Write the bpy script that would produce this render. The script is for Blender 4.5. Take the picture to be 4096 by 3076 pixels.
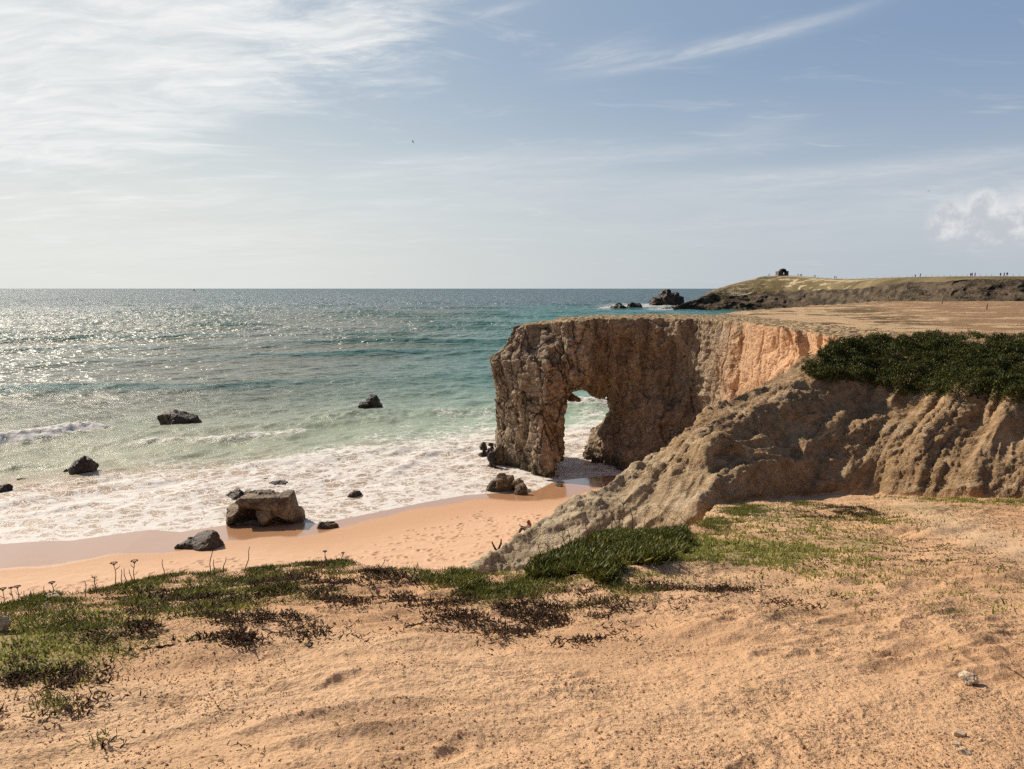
import bpy, math, random
import numpy as np
from mathutils import Vector
R = math.radians
D = bpy.data
SC = bpy.context.scene
for _o in list(D.objects): D.objects.remove(_o)
rng = np.random.default_rng(7)
random.seed(7)

# ------------------------------------------------------------------ camera
PITCH = R(7.13); FPX = 768.0; CAMZ = 16.5
cam_d = D.cameras.new('camera'); cam_d.sensor_width = 36; cam_d.lens = 27.0
cam_d.clip_start = 0.1; cam_d.clip_end = 90000
cam = D.objects.new('camera', cam_d); SC.collection.objects.link(cam)
cam.location = (0, 0, CAMZ); cam.rotation_euler = (math.pi/2 - PITCH, 0, 0)
SC.camera = cam
def T(py):                      # drop per metre of depth for a picture row
    v = (384.5-np.asarray(py, float))/FPX
    return -(v*math.cos(PITCH)-math.sin(PITCH))/(math.cos(PITCH)+v*math.sin(PITCH))
def K(px, py):                  # x per metre of depth
    v = (384.5-np.asarray(py, float))/FPX
    return ((np.asarray(px, float)-512)/FPX)/(math.cos(PITCH)+v*math.sin(PITCH))
def W(px, py, Y):
    return (float(K(px, py))*Y, Y, CAMZ-float(T(py))*Y)
def PROJ(x, y, z):
    cy = y*math.cos(PITCH)-(z-CAMZ)*math.sin(PITCH)
    cz = y*math.sin(PITCH)+(z-CAMZ)*math.cos(PITCH)
    return 512+FPX*x/cy, 384.5-FPX*cz/cy

# ------------------------------------------------------------------ sky and sun
SUN_AZ, SUN_EL = R(-49), R(38)
SC.view_settings.view_transform = 'Standard'
SC.view_settings.look = 'None'
SC.view_settings.exposure = 0.0
SC.view_settings.gamma = 1.0
SC.cycles.use_denoising = False
SC.cycles.sample_clamp_direct = 5.0; SC.cycles.sample_clamp_indirect = 4.0
S = Vector((math.sin(SUN_AZ)*math.cos(SUN_EL), math.cos(SUN_AZ)*math.cos(SUN_EL), math.sin(SUN_EL)))
sl = D.lights.new('sun', 'SUN'); sl.energy = 5.0; sl.angle = R(0.5); sl.color = (1.0, 0.88, 0.72)
so = D.objects.new('sun', sl); SC.collection.objects.link(so)
so.rotation_euler = S.to_track_quat('Z', 'Y').to_euler(); so.location = (-40, 30, 60)

class G:
    """small node-graph writer"""
    def __init__(s, nt): s.nt = nt
    def n(s, t, ins=None, **props):
        nd = s.nt.nodes.new(t)
        for k, v in props.items(): setattr(nd, k, v)
        for k, v in (ins or {}).items():
            if v is None: continue
            sk = nd.inputs[k]
            if isinstance(v, bpy.types.NodeSocket): s.nt.links.new(v, sk)
            else: sk.default_value = v
        return nd
    def m(s, op, a, b=None, c=None, clamp=False):
        nd = s.n('ShaderNodeMath', {0: a, 1: b, 2: c}, operation=op); nd.use_clamp = clamp
        return nd.outputs[0]
    def add(s, a, b): return s.m('ADD', a, b)
    def mul(s, a, b): return s.m('MULTIPLY', a, b)
    def sub(s, a, b): return s.m('SUBTRACT', a, b)
    def noise(s, v, scale, det=4, rough=.55, dist=0.0, col=False):
        nd = s.n('ShaderNodeTexNoise', {'Vector': v, 'Scale': scale, 'Detail': det, 'Roughness': rough, 'Distortion': dist})
        return nd.outputs[1 if col else 0]
    def vor(s, v, scale, feature='F1', rnd=1.0, out='Distance'):
        nd = s.n('ShaderNodeTexVoronoi', {'Vector': v, 'Scale': scale, 'Randomness': rnd}, feature=feature)
        return nd.outputs[out]
    def mr(s, v, a, b, c=0.0, d=1.0, smooth=True):
        nd = s.n('ShaderNodeMapRange', {'Value': v, 'From Min': a, 'From Max': b, 'To Min': c, 'To Max': d})
        nd.interpolation_type = 'SMOOTHSTEP' if smooth else 'LINEAR'
        return nd.outputs[0]
    def mix(s, f, a, b, blend='MIX'):
        nd = s.n('ShaderNodeMix', data_type='RGBA', blend_type=blend)
        for i, v in ((0, f), (6, a), (7, b)):
            if isinstance(v, bpy.types.NodeSocket): s.nt.links.new(v, nd.inputs[i])
            else: nd.inputs[i].default_value = v if i == 0 else (tuple(v)+(1,) if len(v) == 3 else v)
        return nd.outputs[2]
    def vm(s, op, a, b=None, sc=None):
        nd = s.n('ShaderNodeVectorMath', operation=op)
        for i, v in ((0, a), (1, b)):
            if v is None: continue
            if isinstance(v, bpy.types.NodeSocket): s.nt.links.new(v, nd.inputs[i])
            else: nd.inputs[i].default_value = v
        if sc is not None:
            if isinstance(sc, bpy.types.NodeSocket): s.nt.links.new(sc, nd.inputs['Scale'])
            else: nd.inputs['Scale'].default_value = sc
        return nd.outputs[0]
    def xyz(s, x, y, z): return s.n('ShaderNodeCombineXYZ', {0: x, 1: y, 2: z}).outputs[0]
    def sep(s, v): return s.n('ShaderNodeSeparateXYZ', {0: v}).outputs
    def map(s, v, scale=(1, 1, 1), rot=(0, 0, 0), loc=(0, 0, 0)):
        return s.n('ShaderNodeMapping', {'Vector': v, 'Scale': scale, 'Rotation': rot, 'Location': loc}).outputs[0]
    def attr(s, name):
        nd = s.n('ShaderNodeAttribute', attribute_name=name); return nd.outputs['Fac']
    def attrc(s, name):
        nd = s.n('ShaderNodeAttribute', attribute_name=name); return nd.outputs['Color']

w = D.worlds.new('World'); SC.world = w; w.use_nodes = True
nt = w.node_tree; nt.nodes.clear(); g = G(nt)
sky = g.n('ShaderNodeTexSky', sky_type='NISHITA', sun_disc=False)
sky.sun_elevation = SUN_EL; sky.sun_rotation = SUN_AZ
sky.altitude = 20; sky.air_density = 1.0; sky.dust_density = 1.2; sky.ozone_density = 1.6
dirv = g.n('ShaderNodeTexCoord').outputs['Generated']
dx, dy, dz = g.sep(dirv)
az = g.m('MULTIPLY', g.m('ARCTAN2', dx, dy), 57.2958)          # degrees right of the view
el = g.m('MULTIPLY', g.m('ARCSINE', dz), 57.2958)
def azel(px, py):
    k, t = float(K(px, py)), float(T(py))
    return math.degrees(math.atan(k)), math.degrees(math.atan(-t*math.cos(math.atan(k))))
hv = g.m('MAXIMUM', g.add(dz, 0.12), 0.06)
plane = g.xyz(g.m('DIVIDE', dx, hv), g.m('DIVIDE', dy, hv), 0.0)  # a flat cloud deck seen in perspective
warp = g.noise(g.map(plane, (.7, .7, 1)), 1.0, 3, .5, 0, True)
pw = g.vm('ADD', plane, g.vm('SCALE', g.vm('SUBTRACT', warp, (.5, .5, .5)), sc=0.7))
def spot(px0, py0, px1, py1, wid, soft=1.0):
    """soft elongated patch of sky running between two directions"""
    a0, e0 = azel(px0, py0); a1, e1 = azel(px1, py1)
    L = math.hypot(a1-a0, e1-e0); ux, uy = (a1-a0)/L, (e1-e0)/L
    cx, cy = (a0+a1)/2, (e0+e1)/2
    X = g.sub(az, cx); Yv = g.sub(el, cy)
    s_ = g.add(g.mul(X, ux), g.mul(Yv, uy)); t_ = g.add(g.mul(X, -uy), g.mul(Yv, ux))
    q = g.add(g.m('POWER', g.m('ABSOLUTE', g.m('DIVIDE', s_, L/2)), 2.0), g.m('POWER', g.m('ABSOLUTE', g.m('DIVIDE', t_, wid)), 2.0))
    return g.m('EXPONENT', g.mul(q, -soft)), s_, t_
# big bank of cloud high on the left
b1, _, _ = spot(-330, 100, 400, -20, 6.6, 1.0)
b2, _, _ = spot(-260, 80, 190, 70, 5.5, 1.0)
b3, _, _ = spot(-150, 165, 120, 140, 1.6, 1.1)
bn = g.noise(g.map(pw, (1.0, 2.6, 1), (0, 0, R(28))), 1.9, 8, .64, .4)
STR = 0.085
def cc_(r, g_, b): return (r/STR, g_/STR, b/STR)
bank = g.mr(g.add(g.add(g.mul(b1, .95), g.mul(b2, .75)), g.add(g.mul(b3, .5), g.mul(g.sub(bn, .5), 2.3))), .10, 1.10)
# mackerel ripples where the bank thins out
b4, _, _ = spot(260, 60, 440, 10, 2.6, 1.0)
rp = g.noise(g.map(plane, (1, 2.0, 1), (0, 0, R(-30))), 9.0, 5, .65, .6)
rip = g.mul(g.mr(g.add(b4, g.mul(g.sub(rp, .5), 1.7)), .25, 1.25), .62)
# fine streaks in front
def streak(px0, py0, px1, py1, wid, amt, sc=3.0):
    m_, s_, t_ = spot(px0, py0, px1, py1, wid)
    nn = g.noise(g.xyz(g.mul(s_, .10*sc), g.mul(t_, .75*sc), 3.0), 1.0, 5, .6, .4)
    return g.mul(m_, g.mr(nn, .3, .75, .15, amt))
sts = [streak(620, 66, 815, 24, .50, .95, 1.5), streak(560, 66, 650, 44, .9, .5), streak(760, 36, 900, -6, .28, .28),
       streak(470, 18, 530, 2, .3, .5), streak(310, 176, 560, 152, .9, .40), streak(500, 160, 800, 142, .55, .46),
       streak(560, 185, 1000, 158, .55, .34), streak(340, 200, 620, 176, 1.9, .50, 1.2), streak(720, 135, 800, 122, .7, .3),
       streak(690, 195, 1060, 148, .7, .40), streak(880, 200, 1080, 180, 1.8, .50), streak(560, 222, 980, 208, 2.4, .55, .8),
       streak(60, 205, 300, 190, 1.4, .34), streak(-60, 250, 420, 235, 2.4, .42, .6)]
cir = sts[0]
for q in sts[1:]: cir = g.add(cir, q)
# small cumulus low on the right
def bump_(px, py, r, rn):
    a0, e0 = azel(px, py)
    d = g.m('SQRT', g.add(g.m('POWER', g.sub(az, a0), 2.0), g.m('POWER', g.mul(g.sub(el, e0), 1.0), 2.0)))
    return g.mr(g.add(d, g.mul(g.sub(rn, .5), r*1.1)), r*1.15, r*.55)
cn = g.noise(g.xyz(az, el, 1.0), .75, 6, .6)
cum = g.m('MAXIMUM', g.m('MAXIMUM', bump_(983, 208, 1.3, cn), bump_(955, 226, 1.9, cn)), g.m('MAXIMUM', bump_(1000, 232, 2.6, cn), bump_(1035, 222, 2.4, cn)))
cum = g.mul(cum, g.mr(el, .8, 3.2))
tot = g.m('MINIMUM', g.add(g.add(bank, rip), cir), 1.0)
skyc = g.mix(.60, g.mix(1.0, sky.outputs[0], (1.10, 1.08, 1.0), 'MULTIPLY'), g.mix(g.mr(az, 40, -30), cc_(.27, .38, .58), cc_(.41, .50, .59)))
veil_h = g.mr(el, 17, -1.0)                                     # milky air near the horizon
veil_l = g.mr(az, 12, -46)                                      # and towards the sun
veil = g.m('MINIMUM', g.add(g.mul(veil_h, .80), g.mul(veil_l, .34)), .96)
def cc(r, g_, b): return (r/STR, g_/STR, b/STR)
c1 = g.mix(veil, skyc, g.mix(g.mr(az, 34, -30), cc(.54, .59, .63), cc(.77, .79, .75)))
tex = g.noise(g.map(pw, (1.0, 2.6, 1), (0, 0, R(28))), 3.2, 7, .66, .5); tex2 = g.noise(g.map(plane, (1, 1.6, 1), (0, 0, R(20))), .9, 4, .5)
shade = g.mr(g.add(g.mul(tex, .55), g.mul(tex2, .75)), .45, .82)
cl = g.mix(g.mr(az, 20, -25), cc(.70, .72, .74), g.mix(shade, cc(.71, .745, .755), cc(.95, .955, .94)))
c2 = g.mix(g.mul(tot, g.mr(tex, .25, .6, .70, .95)), c1, cl)
cs = g.mix(g.mr(g.add(cn, g.mul(g.sub(el, 5.0), .07)), .35, .65), cc(.55, .57, .61), cc(.88, .87, .86))
c3 = g.mix(g.mul(cum, .72), c2, cs)
fill_cut = g.m('MAXIMUM', g.mr(g.m('ABSOLUTE', g.add(az, 8.0)), 52, 105), g.mul(g.mr(el, 34, 62), .75))  # sky out of view, behind and overhead, darkened to cut the fill light
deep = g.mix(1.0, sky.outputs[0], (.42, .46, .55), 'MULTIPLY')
c3 = g.mix(g.mul(fill_cut, .88), c3, deep)
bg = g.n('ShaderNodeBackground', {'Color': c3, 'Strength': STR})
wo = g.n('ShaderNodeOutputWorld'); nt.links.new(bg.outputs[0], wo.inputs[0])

# ------------------------------------------------------------------ numpy noise
_P = rng.permutation(256).astype(np.int32); _P = np.concatenate([_P, _P, _P[:2]])
_gr = rng.normal(size=(256, 3)).astype(np.float32); _gr /= np.linalg.norm(_gr, axis=1)[:, None]; _gr *= 1.5
def perlin(x, y, z=None):
    x = np.asarray(x, np.float32); y = np.asarray(y, np.float32)
    z = np.zeros_like(x) if z is None else np.broadcast_to(np.asarray(z, np.float32), x.shape)
    xi = np.floor(x); yi = np.floor(y); zi = np.floor(z)
    fx, fy, fz = x-xi, y-yi, z-zi
    xi = xi.astype(np.int32) & 255; yi = yi.astype(np.int32) & 255; zi = zi.astype(np.int32) & 255
    u = fx*fx*fx*(fx*(fx*6-15)+10); v = fy*fy*fy*(fy*(fy*6-15)+10); w_ = fz*fz*fz*(fz*(fz*6-15)+10)
    out = 0
    for a in (0, 1):
        A = _P[(xi+a) & 255]
        for b in (0, 1):
            B = _P[(A+yi+b) & 255]
            for c in (0, 1):
                gi = _gr[_P[(B+zi+c) & 255]]
                d = gi[..., 0]*(fx-a)+gi[..., 1]*(fy-b)+gi[..., 2]*(fz-c)
                out = out + d*(u if a else 1-u)*(v if b else 1-v)*(w_ if c else 1-w_)
    return out
def fbm(x, y, z=None, o=4, gain=.5, lac=2.03):
    s_ = 0; a = 1.0; f = 1.0; z = 0 if z is None else z
    for i in range(o):
        s_ = s_+a*perlin(x*f+17.3*i, y*f-9.1*i, np.asarray(z)*f+3.7*i+np.zeros_like(x)); a *= gain; f *= lac
    return s_
def ridged(x, y, z=None, o=4, gain=.5):
    s_ = 0; a = 1.0; f = 1.0; z = 0 if z is None else z
    for i in range(o):
        s_ = s_+a*(1-2*np.abs(perlin(x*f+7.7*i, y*f+5.1*i, np.asarray(z)*f+1.3*i+np.zeros_like(x)))); a *= gain; f *= 2.07
    return s_
def cells(x, y, z, seed=0, grad=False):
    """nearest random point: distance, second distance, random value of that cell"""
    x = np.asarray(x, np.float32); xi, yi, zi = np.floor(x), np.floor(y), np.floor(z)
    d1 = np.full(x.shape, 9., np.float32); d2 = d1.copy(); rv = np.zeros_like(d1); gv = rv.copy()
    J = np.random.default_rng(seed+99).random((256, 4)).astype(np.float32)
    for a in (-1, 0, 1):
        for b in (-1, 0, 1):
            for c in (-1, 0, 1):
                h = _P[(_P[(_P[(xi+a).astype(np.int32) & 255]+(yi+b).astype(np.int32)) & 255]+(zi+c).astype(np.int32)) & 255]
                j = J[h]
                d = np.sqrt((xi+a+j[..., 0]-x)**2+(yi+b+j[..., 1]-y)**2+(zi+c+j[..., 2]-z)**2)
                m = d < d1
                if grad: lo_ = (xi+a+j[..., 0]-x)*(j[..., 1]-.5)+(yi+b+j[..., 1]-y)*(j[..., 2]-.5)+(zi+c+j[..., 2]-z)*(j[..., 0]-.5); gv = np.where(m, lo_, gv)
                d2 = np.where(m, d1, np.minimum(d2, d)); rv = np.where(m, j[..., 3], rv); d1 = np.where(m, d, d1)
    return (d1, d2, rv+gv*1.3) if grad else (d1, d2, rv)
def sst(x, a, b):
    t = np.clip((x-a)/(b-a), 0, 1); return t*t*(3-2*t)
def smax(a, b, k):
    h = np.clip(.5+.5*(a-b)/k, 0, 1); return b+(a-b)*h+k*h*(1-h)

# ------------------------------------------------------------------ object helpers
def link(o, parent=None):
    SC.collection.objects.link(o)
    if parent is not None: o.parent = parent
    return o
def tag(o, label=None, cat=None, group=None, kind=None):
    if label: o['label'] = label
    if cat: o['category'] = cat
    if group: o['group'] = group
    if kind: o['kind'] = kind
    return o
def empty(name, loc=(0, 0, 0), rz=0.0):
    o = D.objects.new(name, None); o.location = loc; o.rotation_euler = (0, 0, rz); o.empty_display_size = .2
    return link(o)
def mesh_np(name, V, faces, mat, parent=None, smooth=True, attrs=None):
    """V (n,3); faces: list of (m,k) index arrays"""
    me = D.meshes.new(name)
    V = np.asarray(V, np.float32)
    faces = [np.asarray(f, np.int32) for f in faces if len(f)]
    me.vertices.add(len(V)); me.vertices.foreach_set('co', V.ravel())
    li = np.concatenate([f.ravel() for f in faces])
    tot_ = np.concatenate([np.full(len(f), f.shape[1], np.int32) for f in faces])
    st = np.concatenate([[0], np.cumsum(tot_)[:-1]]).astype(np.int32)
    me.loops.add(len(li)); me.loops.foreach_set('vertex_index', li)
    me.polygons.add(len(tot_)); me.polygons.foreach_set('loop_start', st)
    me.polygons.foreach_set('use_smooth', np.full(len(tot_), bool(smooth)))
    for k, a in (attrs or {}).items():
        at = me.attributes.new(k, 'FLOAT', 'POINT'); at.data.foreach_set('value', np.asarray(a, np.float32).ravel())
    me.update(calc_edges=True)
    if mat is not None: me.materials.append(mat)
    return link(D.objects.new(name, me), parent)
def grid_faces(nr, nc):
    i = np.arange(nr*nc).reshape(nr, nc)
    return np.stack([i[:-1, :-1], i[:-1, 1:], i[1:, 1:], i[1:, :-1]], -1).reshape(-1, 4)
def grid_normals(P):
    du = np.gradient(P, axis=1); dv = np.gradient(P, axis=0)
    n = np.cross(du, dv); n /= np.linalg.norm(n, axis=-1, keepdims=True)+1e-9
    return n
def inpoly(px, py, poly):
    poly = np.asarray(poly, float); ins = np.zeros(np.shape(px), bool); j = len(poly)-1
    for i in range(len(poly)):
        xi, yi = poly[i]; xj, yj = poly[j]
        c = ((yi > py) != (yj > py)) & (px < (xj-xi)*(py-yi)/(yj-yi+1e-12)+xi)
        ins ^= c; j = i
    return ins
def segdist(x, y, pts, closed=False):
    d = np.full(np.shape(x), 1e9, np.float32); n = len(pts)
    for i in range(n if closed else n-1):
        ax, ay = pts[i]; bx, by = pts[(i+1) % n]
        ex, ey = bx-ax, by-ay; L2 = ex*ex+ey*ey+1e-9
        t = np.clip(((x-ax)*ex+(y-ay)*ey)/L2, 0, 1)
        d = np.minimum(d, np.hypot(x-ax-t*ex, y-ay-t*ey))
    return d
def polysdf(x, y, pts):
    d = segdist(x, y, pts, True)
    return np.where(inpoly(x, y, pts), d, -d)
def new_mat(name):
    m = D.materials.new(name); m.use_nodes = True; m.node_tree.nodes.clear()
    g_ = G(m.node_tree); out = g_.n('ShaderNodeOutputMaterial')
    return m, g_, out
def finish(m, g_, out, col, rough=.9, height=None, dist=.02, disp=None, spec=.3, extra=None, nrm=None):
    ins = {'Base Color': col if isinstance(col, bpy.types.NodeSocket) else tuple(col)+(1,), 'Roughness': rough, 'Specular IOR Level': spec}
    ins.update(extra or {})
    if height is not None:
        ins['Normal'] = g_.n('ShaderNodeBump', {'Height': height, 'Distance': dist, 'Strength': 1.0}).outputs[0]
    b = g_.n('ShaderNodeBsdfPrincipled', ins)
    g_.nt.links.new(b.outputs[0], out.inputs[0])
    if disp is not None:
        dn = g_.n('ShaderNodeDisplacement', {'Height': disp, 'Midlevel': 0.0, 'Scale': 1.0})
        g_.nt.links.new(dn.outputs[0], out.inputs['Displacement'])
        m.displacement_method = 'BOTH'
    return m

# ------------------------------------------------------------------ materials of the ground
def pos(g_): return g_.n('ShaderNodeNewGeometry').outputs['Position']
def m_land():
    m, g_, out = new_mat('land_sand'); p = pos(g_)
    bankA = g_.attr('bank'); plat = g_.attr('plateau'); moss = g_.attr('moss'); pale = g_.attr('pale')
    n1 = g_.noise(p, .35, 4); n2 = g_.noise(p, 3.0, 5); n3 = g_.noise(p, 38, 4, .7); n4 = g_.noise(p, 140, 3, .7)
    sand = g_.mix(g_.mr(n1, .3, .7), (.67, .405, .23), (.75, .50, .31))
    sand = g_.mix(g_.mul(g_.mr(n2, .45, .75), .5), sand, (.50, .31, .175))
    sand = g_.mix(g_.mul(pale, .8), sand, (.72, .56, .38))
    sx_, sy_, _z = g_.sep(p); sand = g_.mix(g_.mul(g_.mr(g_.add(g_.sub(sx_, g_.mul(sy_, .55)), g_.mul(g_.sub(n1, .5), 9)), -5, 3), .45), sand, (.56, .30, .145))
    # dark crumbs and grit
    gr = g_.mr(g_.add(n3, g_.mul(g_.sub(n2, .5), .6)), .56, .66)
    sand = g_.mix(g_.mul(gr, .42), sand, (.17, .105, .055))
    sand = g_.mix(g_.mr(n4, .62, .75, 0, .35), sand, (.84, .70, .52))
    # eroded bank: greyer where it falls to the beach
    gx = g_.sep(p)[0]
    b1_ = g_.mix(g_.mr(n2, .3, .7), (.34, .22, .12), (.56, .38, .22))
    b2_ = g_.mix(g_.mr(n2, .3, .7), (.46, .36, .235), (.70, .58, .405))
    bc = g_.mix(g_.mr(g_.add(gx, g_.mul(g_.sub(n1, .5), 8)), 9.0, .5), b1_, b2_)
    bc = g_.mix(g_.mr(n3, .60, .72, 0, .4), bc, (.2, .13, .07))
    bx_, by_, bz_ = g_.sep(p); bu = g_.add(g_.mul(bx_, .76), g_.add(g_.mul(by_, .57), g_.mul(bz_, .31))); bw = g_.add(g_.mul(bz_, .85), g_.add(g_.mul(bx_, -.35), g_.mul(by_, -.10)))
    strat = g_.noise(g_.xyz(g_.mul(bu, .45), g_.mul(bw, 3.6), g_.mul(by_, .3)), 1.0, 6, .68, .3)
    bc = g_.mix(g_.mr(strat, .52, .68, 0, .55), bc, (.20, .135, .08)); bc = g_.mix(g_.mr(strat, .46, .32, 0, .5), bc, (.74, .60, .42))
    # plateau: dry turf over pale sand
    col = g_.mix(bankA, sand, bc)
    pe = g_.map(p, (.16, .22, 1)); t1 = g_.mr(g_.noise(pe, .8, 7, .7), .28, .72, 0, 1, False); t2 = g_.noise(p, 6.0, 4, .65)
    turf = g_.mix(g_.mr(t2, .3, .7), (.22, .14, .075), (.44, .29, .165))
    turf = g_.mix(g_.mr(g_.attr('turf'), .48, .62), g_.mix(g_.mr(t2, .3, .7), (.11, .075, .035), (.26, .17, .09)), g_.mix(g_.mr(t2, .3, .7), (.25, .15, .08), (.46, .29, .17)))
    turf = g_.mix(g_.mr(n1, .5, .75, 0, .25), turf, (.20, .19, .07))
    cover = g_.attr('turf')
    tm = g_.mr(g_.add(t1, g_.add(g_.mul(g_.sub(t2, .5), .22), g_.mul(g_.sub(cover, .5), .55))), .44, .54)
    col = g_.mix(plat, col, g_.mix(tm, (.60, .42, .25), turf))
    mo = g_.mr(g_.add(moss, g_.mul(g_.sub(g_.noise(p, 9, 4, .7), .5), 1.2)), .35, .75)
    col = g_.mix(g_.mul(mo, .7), col, g_.mix(n2, (.12, .15, .03), (.24, .23, .07)))
    h = g_.add(g_.mul(n3, .013), g_.add(g_.mul(n4, .003), g_.mul(g_.noise(p, 11, 4, .6), g_.mr(g_.noise(p, .7, 3), .35, .62, .008, .05))))
    h = g_.add(h, g_.mul(g_.mul(strat, bankA), .075))
    h = g_.mul(h, g_.add(1.5, g_.mul(g_.m('MAXIMUM', bankA, plat), 2.0)))
    return finish(m, g_, out, col, .95, h, 1.0, spec=.1)
LANDM = m_land()

# ------------------------------------------------------------------ land: foreground slope, sandy bank, plateau
edge_pts = [(-160, 642), (0, 615), (47, 604), (108, 593), (144, 582), (183, 574), (212, 573), (254, 571), (288, 566), (322, 564), (347, 565),
            (375, 571), (420, 576), (467, 576), (490, 580), (511, 580), (532, 577), (548, 571), (578, 556), (600, 548), (628, 540), (682, 538), (700, 527)]
eK = np.array([K(*p) for p in edge_pts]); eY = np.array([1.6/(T(p[1]-2.5)-.22) for p in edge_pts])
eK = np.concatenate([[-.95], eK, [.275, .32]]); eY = np.concatenate([[eY[0]*.8], eY, [24, 60]])
# px, ridge row, ridge depth, face-top row, face-top depth, foot depth, foot z
bk = [(300, 575, 17, None, None, 14, -2), (400, 574.5, 19.5, None, None, 16, -1.), (445, 590, 21.4, None, None, 18.5, 3.2),
      (467, 571, 22, None, None, 17.5, 5.4), (500, 550, 23.3, None, None, 18.6, 5.8), (518, 536, 24.0, None, None, 19.2, 6.0), (535, 527, 24.5, None, None, 19.6, 6.1),
      (547, 515, 25.0, None, None, 20, 6.3), (563, 507, 25.4, None, None, 20.2, 6.5), (578, 495, 25.6, None, None, 20.6, 6.4),
      (598, 486, 26.2, None, None, 20.8, 6.9), (625, 474, 27.2, None, None, 21.4, 7.2), (650, 457, 28.0, None, None, 21.8, 7.9), (667, 445, 28.6, None, None, 22.1, 8.3),
      (684, 430, 29.4, None, None, 22.4, 8.8), (701, 415, 30.2, None, None, 22.6, 9.3), (718, 403, 31.0, None, None, 23.2, 9.4), (743, 393, 32.2, None, None, 24.4, 9.4),
      (768, 381, 33.6, 388, 32.6, 25.6, 9.2), (790, 368, 35.2, 386, 32.8, 27.2, 8.9), (812, 356, 36.6, 386, 33, 28.0, 8.6), (829, 345.5, 38, 388, 33.4, 28.4, 8.5),
      (872, 340.5, 39.6, 393, 34, 28.6, 8.45), (904, 341, 39.4, 399, 33, 27.8, 8.6), (954, 341, 39, 401, 31.8, 26.8, 8.75), (1022, 341, 39, 402, 30.6, 25.8, 9.1), (1400, 341, 38, 402, 27, 23.0, 9.6)]
bK = np.array([K(b[0], b[1]) for b in bk])
bYr = np.array([b[2] for b in bk], float); bZr = np.array([CAMZ-float(T(b[1]))*b[2] for b in bk])
bYt = np.array([b[4] if b[4] else b[2]-.01 for b in bk]); bZt = np.array([CAMZ-float(T(b[3]))*b[4] if b[4] else z-.005 for b, z in zip(bk, bZr)])
bYf = np.array([b[5] for b in bk], float); bZf = np.array([b[6] for b in bk], float)
bZr[:2] = (-2, 1.0)
bZt[:2] = (-2, 1.0)
plat_poly = [(16.8, 37.2), (20.9, 43.5), (20.4, 51), (21.2, 65), (20.6, 74), (19.6, 82), (28, 98), (39.5, 114), (57.5, 139), (77, 166), (115, 170), (150, 150), (220, 150), (220, 37.2)]
def plateau_z(x, y):
    return 13.75+.12*perlin(x*.09, y*.09)+.0012*np.maximum(y-60, 0)*0+.07*fbm(x*.5, y*.5, o=3)
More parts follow.
